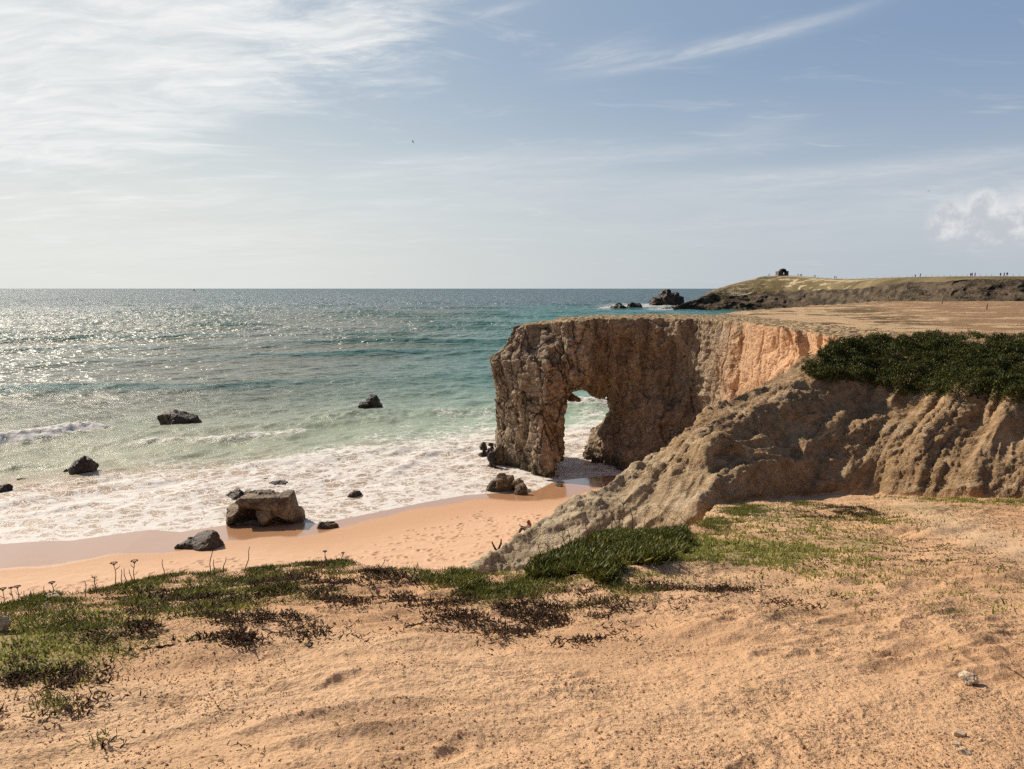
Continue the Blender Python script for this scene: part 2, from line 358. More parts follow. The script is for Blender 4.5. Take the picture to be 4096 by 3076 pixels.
def land_height(k, Y, detail=True):
    x = k*Y
    base = CAMZ-1.6-.22*Y
    # gentle trampled relief
    a = R(28); u_ = x*math.cos(a)+Y*math.sin(a); v_ = -x*math.sin(a)+Y*math.cos(a)
    und = .13*perlin(x*.35+3, Y*.35)+.085*perlin(u_*.7, v_*1.9+4)+.055*ridged(u_*.9+9, v_*2.6, o=2)*sst(perlin(x*.4, Y*.4+7), -.3, .4)
    und = und*sst(Y, 2.0, 4.5)
    fore = base+und
    if detail:
        cr = fbm(x*9, Y*9, o=3)
        fore = fore+.013*cr*sst(perlin(x*.9, Y*.9+3), -.45, .4)+.005*fbm(x*31, Y*31, o=2)
        fr = np.random.default_rng(21); Fy = rows
        for _ in range(110):
            fy = fr.uniform(2.4, 13); fx = fr.uniform(-.75, .85)*fy; fa = fr.normal(.5, .9); fs_ = fr.uniform(.8, 1.3)
            j0, j1 = np.searchsorted(Fy, [fy-.4, fy+.4]); i0, i1 = np.searchsorted(kk, [(fx-.42)/fy, (fx+.42)/fy])
            if i1 <= i0: continue
            X_, Y_q = x[j0:j1, i0:i1]-fx, Y[j0:j1, i0:i1]-fy
            uu = (X_*math.cos(fa)+Y_q*math.sin(fa))/(.15*fs_); vv = (-X_*math.sin(fa)+Y_q*math.cos(fa))/(.06*fs_); r2 = uu*uu+vv*vv
            fore[j0:j1, i0:i1] += -.018*np.exp(-r2**1.5)+.009*np.exp(-((np.sqrt(r2)-1.5)/.4)**2)
    Ye = np.interp(k, eK, eY)
    over = Y-Ye
    drop = ((np.clip(over+.4, 0, .9))**2)*.10+np.maximum(over-.5, 0)*1.5
    fore = fore-drop
    Yr = np.interp(k, bK, bYr); Zr = np.interp(k, bK, bZr); Yt = np.interp(k, bK, bYt); Zt = np.interp(k, bK, bZt)
    Yf = np.interp(k, bK, bYf); Zf = np.interp(k, bK, bZf)
    w_ = np.clip((Y-Yf)/(Yt-Yf), 0, 1); wide = sst(k, .25, .42)
    w2 = w_*(1-wide)+wide*(.62*w_+.38*w_**2.6)
    up = np.clip((Y-Yt)/(Yr-Yt+1e-3), 0, 1)
    bank = np.where(Y < Yt, Zf+(Zt-Zf)*w2, Zt+(Zr-Zt)*up)
    bank = np.where(Y < Yf, Zf-1.6*(Yf-Y), bank)
    bank = np.where(Y > Yr, Zr-.9*(Y-Yr)-.25*np.minimum(Y-Yr, 2)**2, bank)
    amt = sst(Y, Yf-1.5, Yf+1.0)*sst(Yr+.0-Y, -.2, 2.8+wide*5)
    # diagonal buttresses and hollows
    q = x*.8-Y*.35
    lump = ridged(q*.42+3.3, bank*.30+x*.10, Y*.15, o=2)
    up_ = x*.74+Y*.67; wp = -x*.67+Y*.74+.5*perlin(x*.3, Y*.3+5)
    bank = bank+amt*(.18*lump-.1+.30*perlin(x*.33+5, Y*.25, bank*.5)+.46*ridged(up_*.13, wp*.46, None, 2)+.16*ridged(up_*.26+4, wp*1.35, None, 2)-.22)+(1-amt)*(.16*perlin(up_*.5, wp*.5)+.10*ridged(up_*1.1+2, wp*.9, None, 2)-.16)*sst(Y, Yf, Yf+1)*(1-wide)
    for (lx, ly, lr_, lh) in ((13.9, 30.6, 1.9, 1.0), (17.3, 29.6, 1.5, .8), (10.3, 27.6, 1.7, .9), (8.0, 25.4, 1.2, .5), (20.5, 29.3, 1.6, .8), (12.0, 28.8, .9, .5), (15.6, 28.2, .9, .4)):
        bank = bank+amt*.7*lh*np.exp(-((x-lx)*.9+(Y-ly)*.35)**2/lr_**2-((Y-ly)/2.0)**2)
    z = smax(fore, bank, .25)
    isb = sst(bank-fore, -.05, .25)
    ps = polysdf(x, Y, plat_poly)
    pz = np.minimum(plateau_z(x, Y), -2+9*ps)
    isp = (pz > z-.02) & (ps > 0)
    z = np.maximum(z, pz); z = np.maximum(z, -2.0)
    return z, isb, isp, over, amt, Yr-Y
rows = [1.4]
while rows[-1] < 235:
    Y = rows[-1]
    if Y < 14: d = max(.008, Y*Y/1229*.75)
    elif Y < 20: d = .12
    elif Y < 41: d = .05
    else: d = Y*.010
    rows.append(Y+d)
rows = np.array(rows); kk = np.arange(-.88, 1.06, .00165)
Kg, Yg = np.meshgrid(kk, rows)
LZ, isb, isp, over, amt, toR = land_height(Kg, Yg)
P = np.stack([Kg*Yg, Yg, LZ], -1)
N = grid_normals(P)
bm_ = isb*(~isp)
sel = bm_ > .01
xs, ys, zs = P[sel].T
# lumpy crumbling crust, stretched down the slope
q1 = fbm(xs*1.1+zs*.5, ys*.9, zs*1.1, 3, .6)
ur = xs*.76+ys*.57+zs*.31; wr_ = zs*.85-xs*.35-ys*.1
q2 = ridged(ur*.45+.3*q1, wr_*1.7, ys*.5, 4, .62)
q3 = fbm(xs*7, ys*7, zs*7, 2, .6)
hard = sst(perlin(xs*.35+9, ys*.35, zs*.4), -.35, .35)
q4 = ridged(xs*5.2-zs*2.0, ys*4.0, zs*5.0, 2, .6)
q5 = ridged(ur*1.0+9, wr_*4.4+.4*q3, ys, 3, .65)
k1, k2, kv = cells(ur*.9+.3*q1, wr_*2.0, ys*1.2, 5, True); k3, k4, kv2 = cells(ur*2.4+.3*q3, wr_*4.2, ys*3, 6, True)
disp = -.08+.05*q1+(.085*q2)*(.35+.65*hard)+.020*q3+.014*q4*(.15+.85*hard)+.06*q5*(.3+.7*hard)+.05*(kv-.5)*(.3+.7*hard)+.026*(kv2-.5)*(.4+.6*hard)
P[sel] += N[sel]*(disp*bm_[sel])[:, None]
pxg, pyg = PROJ(P[..., 0], P[..., 1], P[..., 2])
mossA = np.zeros(LZ.shape)
for (cx, cy, rx, ry, a) in ((860, 545, 75, 10, .62), (800, 545, 95, 22, .5), (740, 552, 90, 22, .75), (690, 548, 70, 18, .8), (920, 508, 160, 4, .6), (60, 640, 130, 30, .8), (30, 665, 90, 26, .9), (560, 575, 60, 14, .7), (950, 525, 60, 8, .3), (480, 598, 60, 16, .5), (250, 592, 120, 14, .6), (160, 610, 90, 18, .6)):
    mossA = np.maximum(mossA, a*np.exp(-((pxg-cx)/rx)**2-((pyg-cy)/ry)**2)*(Yg < 40))
paleA = np.clip(np.exp(-((pyg-(505+(pxg-900)*.38))/16)**2)*sst(pxg, 860, 960)+.8*np.exp(-((pxg-752)/22)**2-((pyg-511)/6)**2), 0, 1)*(isb < .5)
turfA = np.where(isp, np.clip(.36+.28*sst(pxg, 800, 1000)+.16*sst(326-pyg, 4, 20)-.15*np.exp(-((pxg-800)/70)**2), 0, 1), 0)
land = mesh_np('ground', P.reshape(-1, 3), [grid_faces(*LZ.shape)], LANDM,
               attrs={'bank': bm_, 'plateau': isp.astype(float), 'moss': mossA, 'pale': paleA, 'turf': turfA})
tag(land, 'orange sandy clifftop slope and crumbling sand bank with a dry turf plateau behind', 'ground', kind='structure')
lr = np.log(rows)
def land_at(x, y):
    """surface height under plan points, from the finished mesh grid"""
    x = np.asarray(x, float); y = np.asarray(y, float)
    r_ = np.interp(y, rows, np.arange(len(rows))); c_ = np.interp(x/y, kk, np.arange(len(kk)))
    r0 = np.clip(r_.astype(int), 0, len(rows)-2); c0 = np.clip(c_.astype(int), 0, len(kk)-2)
    fr, fc = r_-r0, c_-c0; Z = P[..., 2]
    return (Z[r0, c0]*(1-fr)+Z[r0+1, c0]*fr)*(1-fc)+(Z[r0, c0+1]*(1-fr)+Z[r0+1, c0+1]*fr)*fc

# ------------------------------------------------------------------ shore line and beach
SEA = 0.10
wl_px = [(0, 544), (44, 541), (72, 540.5), (110, 535), (150, 529.5), (180, 532), (232, 524), (298, 522), (320, 523.5), (372, 513), (426, 502), (465, 495), (496, 493), (535, 491), (551, 483), (560, 480.5)]
wl = []
for p in wl_px:
    Y = (CAMZ-SEA)/float(T(p[1])); wl.append((float(K(*p))*Y, Y))
wl = [(-260, -60), (-90, 22), (-48, 41.5)]+wl+[(8, 66.2), (12, 67), (22, 69)]
def offshore(x, y):
    d = segdist(x, y, wl)
    yl = np.interp(x, [a[0] for a in wl], [a[1] for a in wl])
    return np.where(y > yl, d, -d)
def beach_z(x, y):
    s_ = offshore(x, y)
    return SEA+np.where(s_ < 0, -s_*.052+np.maximum(-s_-14, 0)*.03, -s_*.06), s_
by = np.concatenate([np.arange(24, 80, .075)]); bx = np.arange(-.9, .52, .0015)
Kb, Yb = np.meshgrid(bx, by); Xb = Kb*Yb
Zb, Sb = beach_z(Xb, Yb)
Zb = Zb+(.05*perlin(Xb*.25, Yb*.25)+.03*fbm(Xb*.9, Yb*1.3, o=2))*sst(-Sb, 3, 10)
dx_ = .0015
prints = []
prng = np.random.default_rng(5)
cnt = 0
while cnt < 1500:
    u_ = prng.random()
    x = prng.uniform(-34, 9); y = prng.uniform(30, 60)
    s_ = float(offshore(np.array([x]), np.array([y]))[0])
    lim = 6.5+1.5*math.sin(x*.4)+(2.0 if x < -14 else 0)
    if s_ > -lim: continue
    if prng.random() > min(1, (-s_-lim)/2+.35): continue
    if x < -20 and prng.random() < .35: continue
    prints.append((x, y, prng.uniform(0, math.pi), prng.uniform(.75, 1.3))); cnt += 1
for (x, y, a, sz) in prints:
    j0 = np.searchsorted(by, y-.45*sz); j1 = np.searchsorted(by, y+.45*sz)
    i0 = np.searchsorted(bx, x/y-.5*sz/y); i1 = np.searchsorted(bx, x/y+.5*sz/y)
    if j1 <= j0 or i1 <= i0: continue
    X, Y_ = Xb[j0:j1, i0:i1]-x, Yb[j0:j1, i0:i1]-y
    uu = (X*math.cos(a)+Y_*math.sin(a))/(.20*sz); vv = (-X*math.sin(a)+Y_*math.cos(a))/(.11*sz)
    r2 = uu*uu+vv*vv
    Zb[j0:j1, i0:i1] += -.055*np.exp(-r2**1.5)+.022*np.exp(-((np.sqrt(r2)-1.5)/.4)**2)
def m_beach():
    m, g_, out = new_mat('beach_sand'); p = pos(g_); wet = g_.attr('wet')
    n1 = g_.noise(p, .3, 4); n2 = g_.noise(p, 5, 4); n3 = g_.noise(p, 60, 3, .7)
    wm = g_.mr(g_.add(wet, g_.mul(g_.sub(n1, .5), .5)), .36, .62)
    dry = g_.mix(g_.mr(n2, .35, .75), (.72, .46, .29), (.66, .41, .25))
    dry = g_.mix(g_.mr(n3, .6, .8, 0, .4), dry, (.5, .3, .18))
    damp = g_.mix(g_.attr('damp'), dry, (.58, .34, .195))
    col = g_.mix(wm, damp, (.50, .27, .15))
    rough = g_.mix(wm, (.9, .9, .9), (.13, .13, .13))
    h = g_.add(g_.mul(n2, .01), g_.mul(n3, .004)); h = g_.mul(h, g_.sub(1.0, g_.mul(wm, .985)))
    finish(m, g_, out, col, g_.n('ShaderNodeRGBToBW', {0: rough}).outputs[0], h, 1.0, spec=.5,
           extra={'Coat Weight': g_.mul(wm, .35), 'Coat Roughness': .04, 'Coat IOR': 1.5})
    return m
wetw = np.interp(Xb, [-40, -30, -22, -15, -12, -8, -2, 3, 8, 14], [7.5, 6.0, 5.0, 3.9, 2.2, 1.4, 2.2, 3.6, 4.2, 4])
wetA = .5+(wetw+Sb)*.22
beach = mesh_np('beach', np.stack([Xb, Yb, Zb], -1).reshape(-1, 3), [grid_faces(*Zb.shape)], m_beach(),
                attrs={'wet': np.clip(wetA, 0, 1), 'damp': sst(Sb, -9, -3.5)})
tag(beach, 'orange sandy cove beach with footprints and a wet glossy edge', 'beach', kind='structure')
def beach_at(x, y): return float(beach_z(np.array([x]), np.array([y]))[0][0])

# ------------------------------------------------------------------ sea
pr = [562.0]
while pr[-1] > 291: pr.append(pr[-1]-(.42 if pr[-1] > 330 else .5))
sy = (CAMZ)/T(np.array(pr)); sy = sy[sy < 5500]; sy = np.concatenate([sy, [7000, 12000, 30000, 80000]])
sk = np.arange(-1.05, .95, .0019)
Ks, Ys = np.meshgrid(sk, sy); Xs = Ks*Ys
So = offshore(Xs, Ys)
far = sst(Ys, 2500, 700)
th = R(44)                                       # swell travels towards the right and the viewer
wx, wy = math.sin(th), -math.cos(th)
ph0 = Xs*.62-Ys*.78
bend = So*.95+.25*(Xs*.5-Ys*.2)*sst(So, 30, 160)
ph = -(bend)/36*2*math.pi+1.5*perlin(Xs/110, Ys/110)+.9*perlin(Xs/38+4, Ys/38)
amp = .10+1.05*sst(So, 14, 70)
gate = .45+.9*sst(perlin(Xs/60+9, Ys/60+1), -.35, .5)
c = np.cos(ph); swell = (np.exp(1.7*(c-1))*2-.55)*.62
Zs = amp*swell*gate*far
lowres = np.clip(60/(Ys**1.0), 0, 1)
def chop(lx, ly, a, sx, sd):
    u_ = (Xs*wx+Ys*wy)/lx; v_ = (-Xs*wy+Ys*wx)/ly
    return a*ridged(u_+sd, v_, o=2, gain=.55)
shal = sst(So, -1, 12)
Zs = Zs+far*shal*(chop(11, 26, .30, 1, 3)+chop(4.2, 9, .17, 1, 8)*sst(Ys, 900, 300)+chop(1.5, 3.0, .07, 1, 5)*sst(Ys, 260, 110))
Zs = Zs-.24*shal*far
Zs = Zs+.03*fbm(Xs*.5, Ys*.9, o=3)*sst(So, 0, 4)*sst(So, 30, 8)
# a few breaking rollers, placed where the white water stands
def breaker(pts, hgt, wid, name=None):
    W_ = [(float(K(a, b))*(CAMZ/float(T(b))), CAMZ/float(T(b))) for a, b in pts]
    d = segdist(Xs, Ys, W_)
    nn = 1+.35*perlin(Xs*.8, Ys*.8)
    return hgt*np.exp(-(d/(wid*nn))**2), d
fo = np.zeros_like(Zs)
for pts, hgt, wid, fm in (([(-70, 455), (-10, 449), (40, 443), (85, 436)], .85, 1.7, 1.7), ([(120, 433), (200, 436), (330, 428), (400, 424)], .28, 2.2, .15),
                          ([(330, 424), (400, 418), (470, 417), (500, 414)], .45, 2.0, .35), ([(560, 409), (640, 409)], .8, 1.5, .9),
                          ([(425, 460), (445, 456), (470, 452)], .32, .8, .5), ([(150, 447), (230, 444), (300, 436)], .35, 1.2, .7), ([(-40, 476), (30, 468), (80, 464)], .25, 1.0, .4), ([(250, 470), (330, 458), (400, 452)], .22, 1.0, .3), ([(570, 440), (640, 436)], .3, 1.6, .6), ([(60, 513), (90, 508)], .22, .7, .2), ([(392, 476), (410, 466)], .2, .6, .3)):
    hh, d = breaker(pts, hgt, wid)
    Zs += hh*(1+.25*fbm(Xs*1.2, Ys*1.2, o=3)); fo = np.maximum(fo, fm*np.exp(-(d/(wid*1.5))**2))
Zs = SEA+Zs*sst(So, -.5, 5)
Pxs, Pys = PROJ(Xs, Ys, np.full_like(Xs, SEA))
foamw = np.interp(Pxs, [-100, 0, 100, 250, 400, 520, 600, 700], [16, 18, 21, 26, 33, 34, 34, 34])+5*perlin(Xs/9, Ys/9)+3*perlin(Xs/3, Ys/3)
foamA = sst(So, foamw*1.35, foamw*.45)*(.86+.14*perlin(Xs/7, Ys/4))
foamA = np.maximum(foamA, .80*sst(So, 5, 1.0)+.2*sst(So, 1.6, .2))
foamA = np.clip(foamA+fo, 0, 2.0)
# white water round the far rocks and behind the arch
for (cx, cy, rx, ry, a) in ((640, 306, 55, 3.2, 1.0), (606, 308, 12, 2.2, .9), (665, 309, 30, 3, .8), (504, 325.5, 10, .8, .6), (535, 318, 10, 1.0, .6), (595, 425, 40, 40, .75), (370, 408, 28, 6, .65), (180, 427, 30, 4, .5), (85, 474, 24, 5, .5)):
    foamA = np.maximum(foamA, a*np.exp(-((Pxs-cx)/rx)**2-((Pys-cy)/ry)**2))
def m_sea():
    m, g_, out = new_mat('sea_water'); p = pos(g_); s_ = g_.attr('shore'); fa = g_.attr('foam'); crest = g_.attr('crest')
    px_, py_, pz_ = g_.sep(p)
    wv = g_.vm('ADD', p, g_.vm('SCALE', g_.vm('SUBTRACT', g_.noise(p, .8, 3, .5, 0, True), (.5, .5, .5)), sc=1.6))
    pe = g_.map(wv, (.75, 1.25, 1), (0, 0, R(-28)))
    e1 = g_.vor(pe, .62, 'DISTANCE_TO_EDGE'); e2 = g_.vor(pe, 1.9, 'DISTANCE_TO_EDGE')
    lace = g_.m('MAXIMUM', g_.mr(e1, .20, 0.0), g_.mul(g_.mr(e2, .20, 0.0), .8))
    fb = g_.noise(pe, .35, 6, .65); fb2 = g_.noise(pe, 3.2, 5, .7)
    v = g_.add(g_.mul(lace, .42), g_.add(g_.mul(fb, .75), g_.mul(fb2, .55)))
    th_ = g_.mr(fa, 0, 1.0, 1.45, .66, False)
    fm = g_.mr(g_.sub(v, th_), -.10, .22)
    fm = g_.mul(fm, g_.mr(fa, .02, .2))
    # scattered whitecaps out at sea
    wc = g_.noise(g_.map(p, (.045, .16, 1), (0, 0, R(12))), 1.0, 7, .68)
    caps = g_.mul(g_.mr(wc, .735, .76), g_.mul(g_.mr(s_, 60, 160), .75))
    fm = g_.m('MAXIMUM', fm, caps)
    turb = g_.mr(g_.add(s_, g_.mul(g_.sub(fb, .5), 40)), 78, 16)
    deepc = g_.mix(g_.mr(px_, -60, 30), (.18, .185, .13), (.055, .215, .18))  # greyer on the left: glitter and sky reflection put into the water colour
    deepc = g_.mix(g_.mr(s_, 190, 900), deepc, (.05, .105, .13))  # horizon haze worked into the colour of the far water
    mid = g_.mix(g_.mr(px_, -34, 2), (.44, .45, .31), (.44, .55, .39))
    col = g_.mix(turb, deepc, mid)
    col = g_.mix(g_.mul(g_.mr(crest, .15, 1.0), g_.mr(s_, 20, 60)), col, (.012, .10, .07))
    near = g_.mr(g_.add(s_, g_.mul(g_.sub(fb, .5), 16)), 26, 12)
    col = g_.mix(near, col, (.52, .37, .25))
    fcol = g_.mix(g_.mr(fb2, .3, .7), (.74, .68, .62), (.86, .84, .82))
    col = g_.mix(g_.mul(fm, .95), col, fcol)
    big = g_.noise(g_.map(p, (.5, 1.2, 1), (0, 0, R(20))), .42, 3, .6)
    l2 = g_.noise(g_.map(p, (.10, .085, 1), (0, 0, R(8))), 1.0, 3, .7); l3 = g_.noise(g_.map(p, (.03, .014, 1)), 1.0, 4, .75)
    fine = g_.noise(g_.map(p, (1, 1.7, 1), (0, 0, R(20))), 3.6, 5, .65)
    bh = g_.add(g_.mul(big, g_.mr(s_, 8, 90, .14, 1.8)), g_.mul(g_.mul(fine, g_.mr(s_, 4, 40, .10, .16)), g_.mr(s_, 140, 50))); bh = g_.add(bh, g_.add(g_.mul(l2, g_.mr(s_, 60, 260, 0, 7.0)), g_.mul(l3, g_.mr(s_, 300, 1200, 0, 40))))
    bh = g_.add(bh, g_.mul(fm, .05))
    rough = g_.m('MAXIMUM', g_.mr(fm, 0, 1, .14, .75, False), g_.add(g_.add(g_.mr(s_, 20, 500, .0, .15), g_.mr(s_, 15, 60, .14, .18)), g_.mul(g_.sub(g_.noise(g_.map(p, (.02, .05, 1), (0, 0, R(15))), 1.0, 4, .6), .5), .5)))
    finish(m, g_, out, col, rough, bh, .60, spec=.5, extra={'IOR': 1.33})
    return m
crest = np.clip(amp*swell*gate, -1, 1.5)
sea = mesh_np('sea', np.stack([Xs, Ys, Zs], -1).reshape(-1, 3), [grid_faces(*Zs.shape)], m_sea(),
              attrs={'shore': np.clip(So, -20, 3000), 'foam': foamA, 'crest': crest})
tag(sea, 'teal ocean with swell, whitecaps and milky surf running up the beach', 'sea', kind='structure')

# ------------------------------------------------------------------ implicit surfaces -> mesh
def surface_nets(F, org, h):
    ins = F > 0
    cnt = np.zeros(tuple(np.array(F.shape)-1), np.int8)
    for a in (0, 1):
        for b in (0, 1):
            for c_ in (0, 1):
                cnt += ins[a:F.shape[0]-1+a, b:F.shape[1]-1+b, c_:F.shape[2]-1+c_]
    mixed = (cnt > 0) & (cnt < 8)
    I, J, Kk = np.nonzero(mixed)
    idx = np.full(cnt.shape, -1, np.int32); idx[I, J, Kk] = np.arange(len(I))
    acc = np.zeros((len(I), 3)); num = np.zeros(len(I))
    cor = [(a, b, c_) for a in (0, 1) for b in (0, 1) for c_ in (0, 1)]
    for p_ in cor:
        for ax in range(3):
            if p_[ax]: continue
            q_ = list(p_); q_[ax] = 1
            fa = F[I+p_[0], J+p_[1], Kk+p_[2]]; fb_ = F[I+q_[0], J+q_[1], Kk+q_[2]]
            m = (fa > 0) != (fb_ > 0)
            t = fa[m]/(fa[m]-fb_[m])
            pt = np.tile(np.array(p_, float), (m.sum(), 1)); pt[:, ax] += t
            acc[m] += pt; num[m] += 1
    V = (acc/num[:, None]+np.stack([I, J, Kk], 1))*h+np.array(org)
    quads = []
    for ax in range(3):
        sl0 = [slice(None)]*3; sl1 = [slice(None)]*3
        sl0[ax] = slice(0, -1); sl1[ax] = slice(1, None)
        A = ins[tuple(sl0)]; B = ins[tuple(sl1)]
        ch = A != B
        i, j, k_ = np.nonzero(ch); fl = A[i, j, k_]
        o1, o2 = [(1, 2), (2, 0), (0, 1)][ax]
        pp = np.stack([i, j, k_], 1)
        ok = (pp[:, o1] > 0) & (pp[:, o2] > 0) & (pp[:, o1] < F.shape[o1]-1) & (pp[:, o2] < F.shape[o2]-1)
        pp = pp[ok]; fl = fl[ok]
        def at(d1, d2):
            r_ = pp.copy(); r_[:, o1] -= d1; r_[:, o2] -= d2; return idx[r_[:, 0], r_[:, 1], r_[:, 2]]
        qd = np.stack([at(1, 1), at(0, 1), at(0, 0), at(1, 0)], 1)
        qd[~fl] = qd[~fl][:, ::-1]
        quads.append(qd)
    return V, np.concatenate(quads)
def interp_poly(z, tab):
    """tab: list of (z, [(x,y)...]) -> polygon at height z"""
    zs_ = [t[0] for t in tab]; A = np.array([t[1] for t in tab], float)
    out = np.empty(A.shape[1:])
    for i in range(A.shape[1]):
        for c_ in (0, 1): out[i, c_] = np.interp(z, zs_, A[:, i, c_])
    return out

h = .13
ox, oy, oz = -4.0, 40.0, -1.2
gx = np.arange(ox, 24.2, h); gy = np.arange(oy, 80.5, h); gz = np.arange(oz, 14.6, h)
X2, Y2 = np.meshgrid(gx, gy, indexing='ij')
pil = [(-1.2, [(-1.4, 71.6), (-.6, 69.6), (2.9, 65.1), (4.3, 65.3), (3.3, 74), (.2, 75)]),
       (0.0, [(-1.2, 71.6), (-.4, 69.9), (2.8, 65.3), (4.0, 65.6), (3.3, 74), (.2, 75)]),
       (2.5, [(-1.3, 71.5), (-.8, 70.2), (2.7, 65.4), (3.95, 65.8), (3.4, 74), (.0, 75)]),
       (4.0, [(-1.4, 71.4), (-.9, 70.2), (2.7, 65.6), (3.95, 65.9), (3.6, 74), (-.1, 75)]),
       (6.6, [(-1.65, 71.3), (-1.2, 70.0), (2.7, 65.8), (4.6, 66.1), (4.6, 74), (-.2, 75)]),
       (8.4, [(-2.15, 71.2), (-1.6, 69.9), (2.8, 66.0), (6.1, 66.5), (6.5, 74), (-.3, 75)]),
       (10.0, [(-2.05, 71.0), (-1.5, 69.9), (3.0, 66.2), (6.6, 66.9), (7.5, 74), (-.2, 75)]),
       (10.9, [(-.55, 71.0), (-.1, 69.9), (3.4, 66.5), (6.8, 67.0), (7.6, 74), (.6, 75)]),
       (13.2, [(.75, 71.0), (1.1, 70.0), (4.4, 67.8), (6.9, 67.5), (7.6, 74), (1.2, 75)]),
       (14.6, [(.9, 71.0), (1.2, 70.2), (4.4, 68.0), (6.9, 67.7), (7.6, 74), (1.2, 75)])]
wal = [(-1.2, [(6.9, 73.0), (7.0, 71.4), (10.4, 68.0), (14.2, 67.0), (17.3, 65.2), (16.2, 58), (15.2, 48), (15.2, 40), (30, 40), (30, 84), (8.8, 79)]),
       (0.0, [(7.5, 73.0), (7.8, 71.6), (10.3, 68.3), (14.1, 67.3), (17.4, 65.6), (16.4, 58), (15.5, 48), (15.5, 40), (30, 40), (30, 84), (8.8, 79)]),
       (2.0, [(7.6, 73.0), (7.8, 71.8), (10.6, 69.2), (14.1, 68.3), (17.4, 66.5), (16.8, 58), (16.1, 48), (16.1, 40), (30, 40), (30, 84), (9.0, 79)]),
       (3.0, [(8.8, 73.0), (9.0, 71.9), (11.4, 69.8), (14.1, 68.7), (17.4, 66.9), (17.1, 58), (16.5, 48), (16.3, 40), (30, 40), (30, 84), (9.9, 79)]),
       (4.6, [(9.5, 73.0), (9.7, 72.0), (12.0, 70.4), (14.1, 69.2), (17.3, 67.3), (17.4, 58), (17.1, 48), (16.6, 40), (30, 40), (30, 84), (10.7, 79)]),
       (6.6, [(9.2, 73.0), (9.4, 72.2), (11.4, 72.0), (14.1, 71.2), (17.2, 68.0), (17.9, 58), (17.7, 48), (17.2, 40), (30, 40), (30, 84), (10.4, 79)]),
       (10., [(7.8, 73.0), (8.0, 72.4), (10.0, 72.8), (14.1, 72.4), (17.1, 69.9), (18.7, 60), (18.6, 50), (18.2, 40), (30, 40), (30, 84), (8.0, 79)]),
       (14.6, [(7.6, 73.0), (7.8, 72.2), (10.0, 72.8), (14.1, 72.8), (17.0, 71.2), (19.4, 64), (19.0, 51), (19.7, 43.6), (30, 40), (30, 84), (7.8, 79)])]
lin = [(6.4, [(4.6, 70.8), (8.5, 73.0), (12, 73), (12, 77), (4.2, 76)]), (8.6, [(4.6, 70.2), (8.2, 71.6), (12, 72.2), (12, 78), (4.2, 76.5)]),
       (11, [(4.6, 69.6), (8.2, 71.3), (14, 72.6), (14, 79), (4.2, 76.5)]), (14.6, [(4.6, 69.4), (8.2, 71.0), (14, 72.2), (14, 79), (4.2, 76.5)])]
F = np.empty((len(gx), len(gy), len(gz)), np.float32)
top2 = plateau_z(X2, Y2)
top2 = top2-np.interp(X2, [-3, .5, 1.5, 3.2, 5, 7, 9], [1.6, .75, .62, .42, .10, 0, 0])+.0
for iz, z in enumerate(gz):
    f = polysdf(X2, Y2, interp_poly(z, pil))
    f = smax(f, polysdf(X2, Y2, interp_poly(z, wal)), .35)
    fl = np.minimum(polysdf(X2, Y2, interp_poly(max(z, 6.4), lin)), (z-(6.75-.55*sst(X2, 8.2, 9.0)+.3*np.sin(X2*2.1)))*.8)
    f = smax(f, fl, .35)
    F[:, :, iz] = f
band = (np.abs(F) < 1.5)
I, J, L_ = np.nonzero(band)
x, y, z = gx[I].astype(np.float32), gy[J].astype(np.float32), gz[L_].astype(np.float32)
f = F[band]
rockness = sst(x+(z-7)*.15, 21, 17)*sst(y, 52, 64)           # hard jointed rock by the arch, softer earth in the cove side
wxn, wyn, wzn = .2*perlin(x*.4, y*.4, z*.4), .2*perlin(x*.4+9, y*.4, z*.4), .2*perlin(x*.4, y*.4+9, z*.4)
ca, sa = math.cos(R(16)), math.sin(R(16))
xt, zt_ = (x+y*.35)*ca+z*sa, -(x+y*.35)*sa+z*ca
d1, d2, rv = cells(xt*.34+wxn, y*.32+wyn, zt_*.20+wzn, 1, True)
e1, e2, rv2 = cells(xt*.95+wxn, y*.9+wyn, zt_*.55+wzn, 2, True)
blk = (rv-.5)*1.15+(rv2-.5)*.50-.34*sst(d2-d1, .045, .0)-.22*sst(e2-e1, .05, .0)
lay = .05*np.sin((zt_*1.0+.25*perlin(x*.7, y*.7, z*.7))*11)
leftp = sst(x, 7.4, 6.2)
g1_, g2_, rv3 = cells(xt*2.6+wxn, y*2.4+wyn, zt_*1.8+wzn, 3, True)
blk = blk+(rv3-.5)*.13
f1 = -.22*(1-leftp)+blk*(.45+.55*leftp)+lay+.04*fbm(x*1.3, y*1.3, z*1.3, 3)+(1-leftp)*(.40*ridged(x*.50+3, y*.3, z*.10, 3)+.35*fbm(x*.25, y*.2, z*.35+3, 2))+.10*fbm(x*.45, y*.45, z*.30, 2)
# vertical ribs where the wall turns the corner, fluted earth in the cove
ribs = .55*ridged(x*.45+y*.22, y*.30, z*.06, 2)*sst(x, 12.5, 15.5)*sst(y, 56, 62)
cg1, cg2, cgv = cells(y*.55-z*.30, z*.30, x*.4, 8, True)
cove = .40*fbm(y*.30, z*.20+x*.2, x*.2, 3)+.20*ridged(y*.62-z*.42, z*.20+y*.1, x*.3, 4)*(.4+.8*sst(perlin(y*.25, z*.25), -.3, .4))+.55*(cgv-.5)+.05*fbm(x*3, y*3, z*3, 2)
f = f+rockness*f1+ribs+(1-rockness)*cove
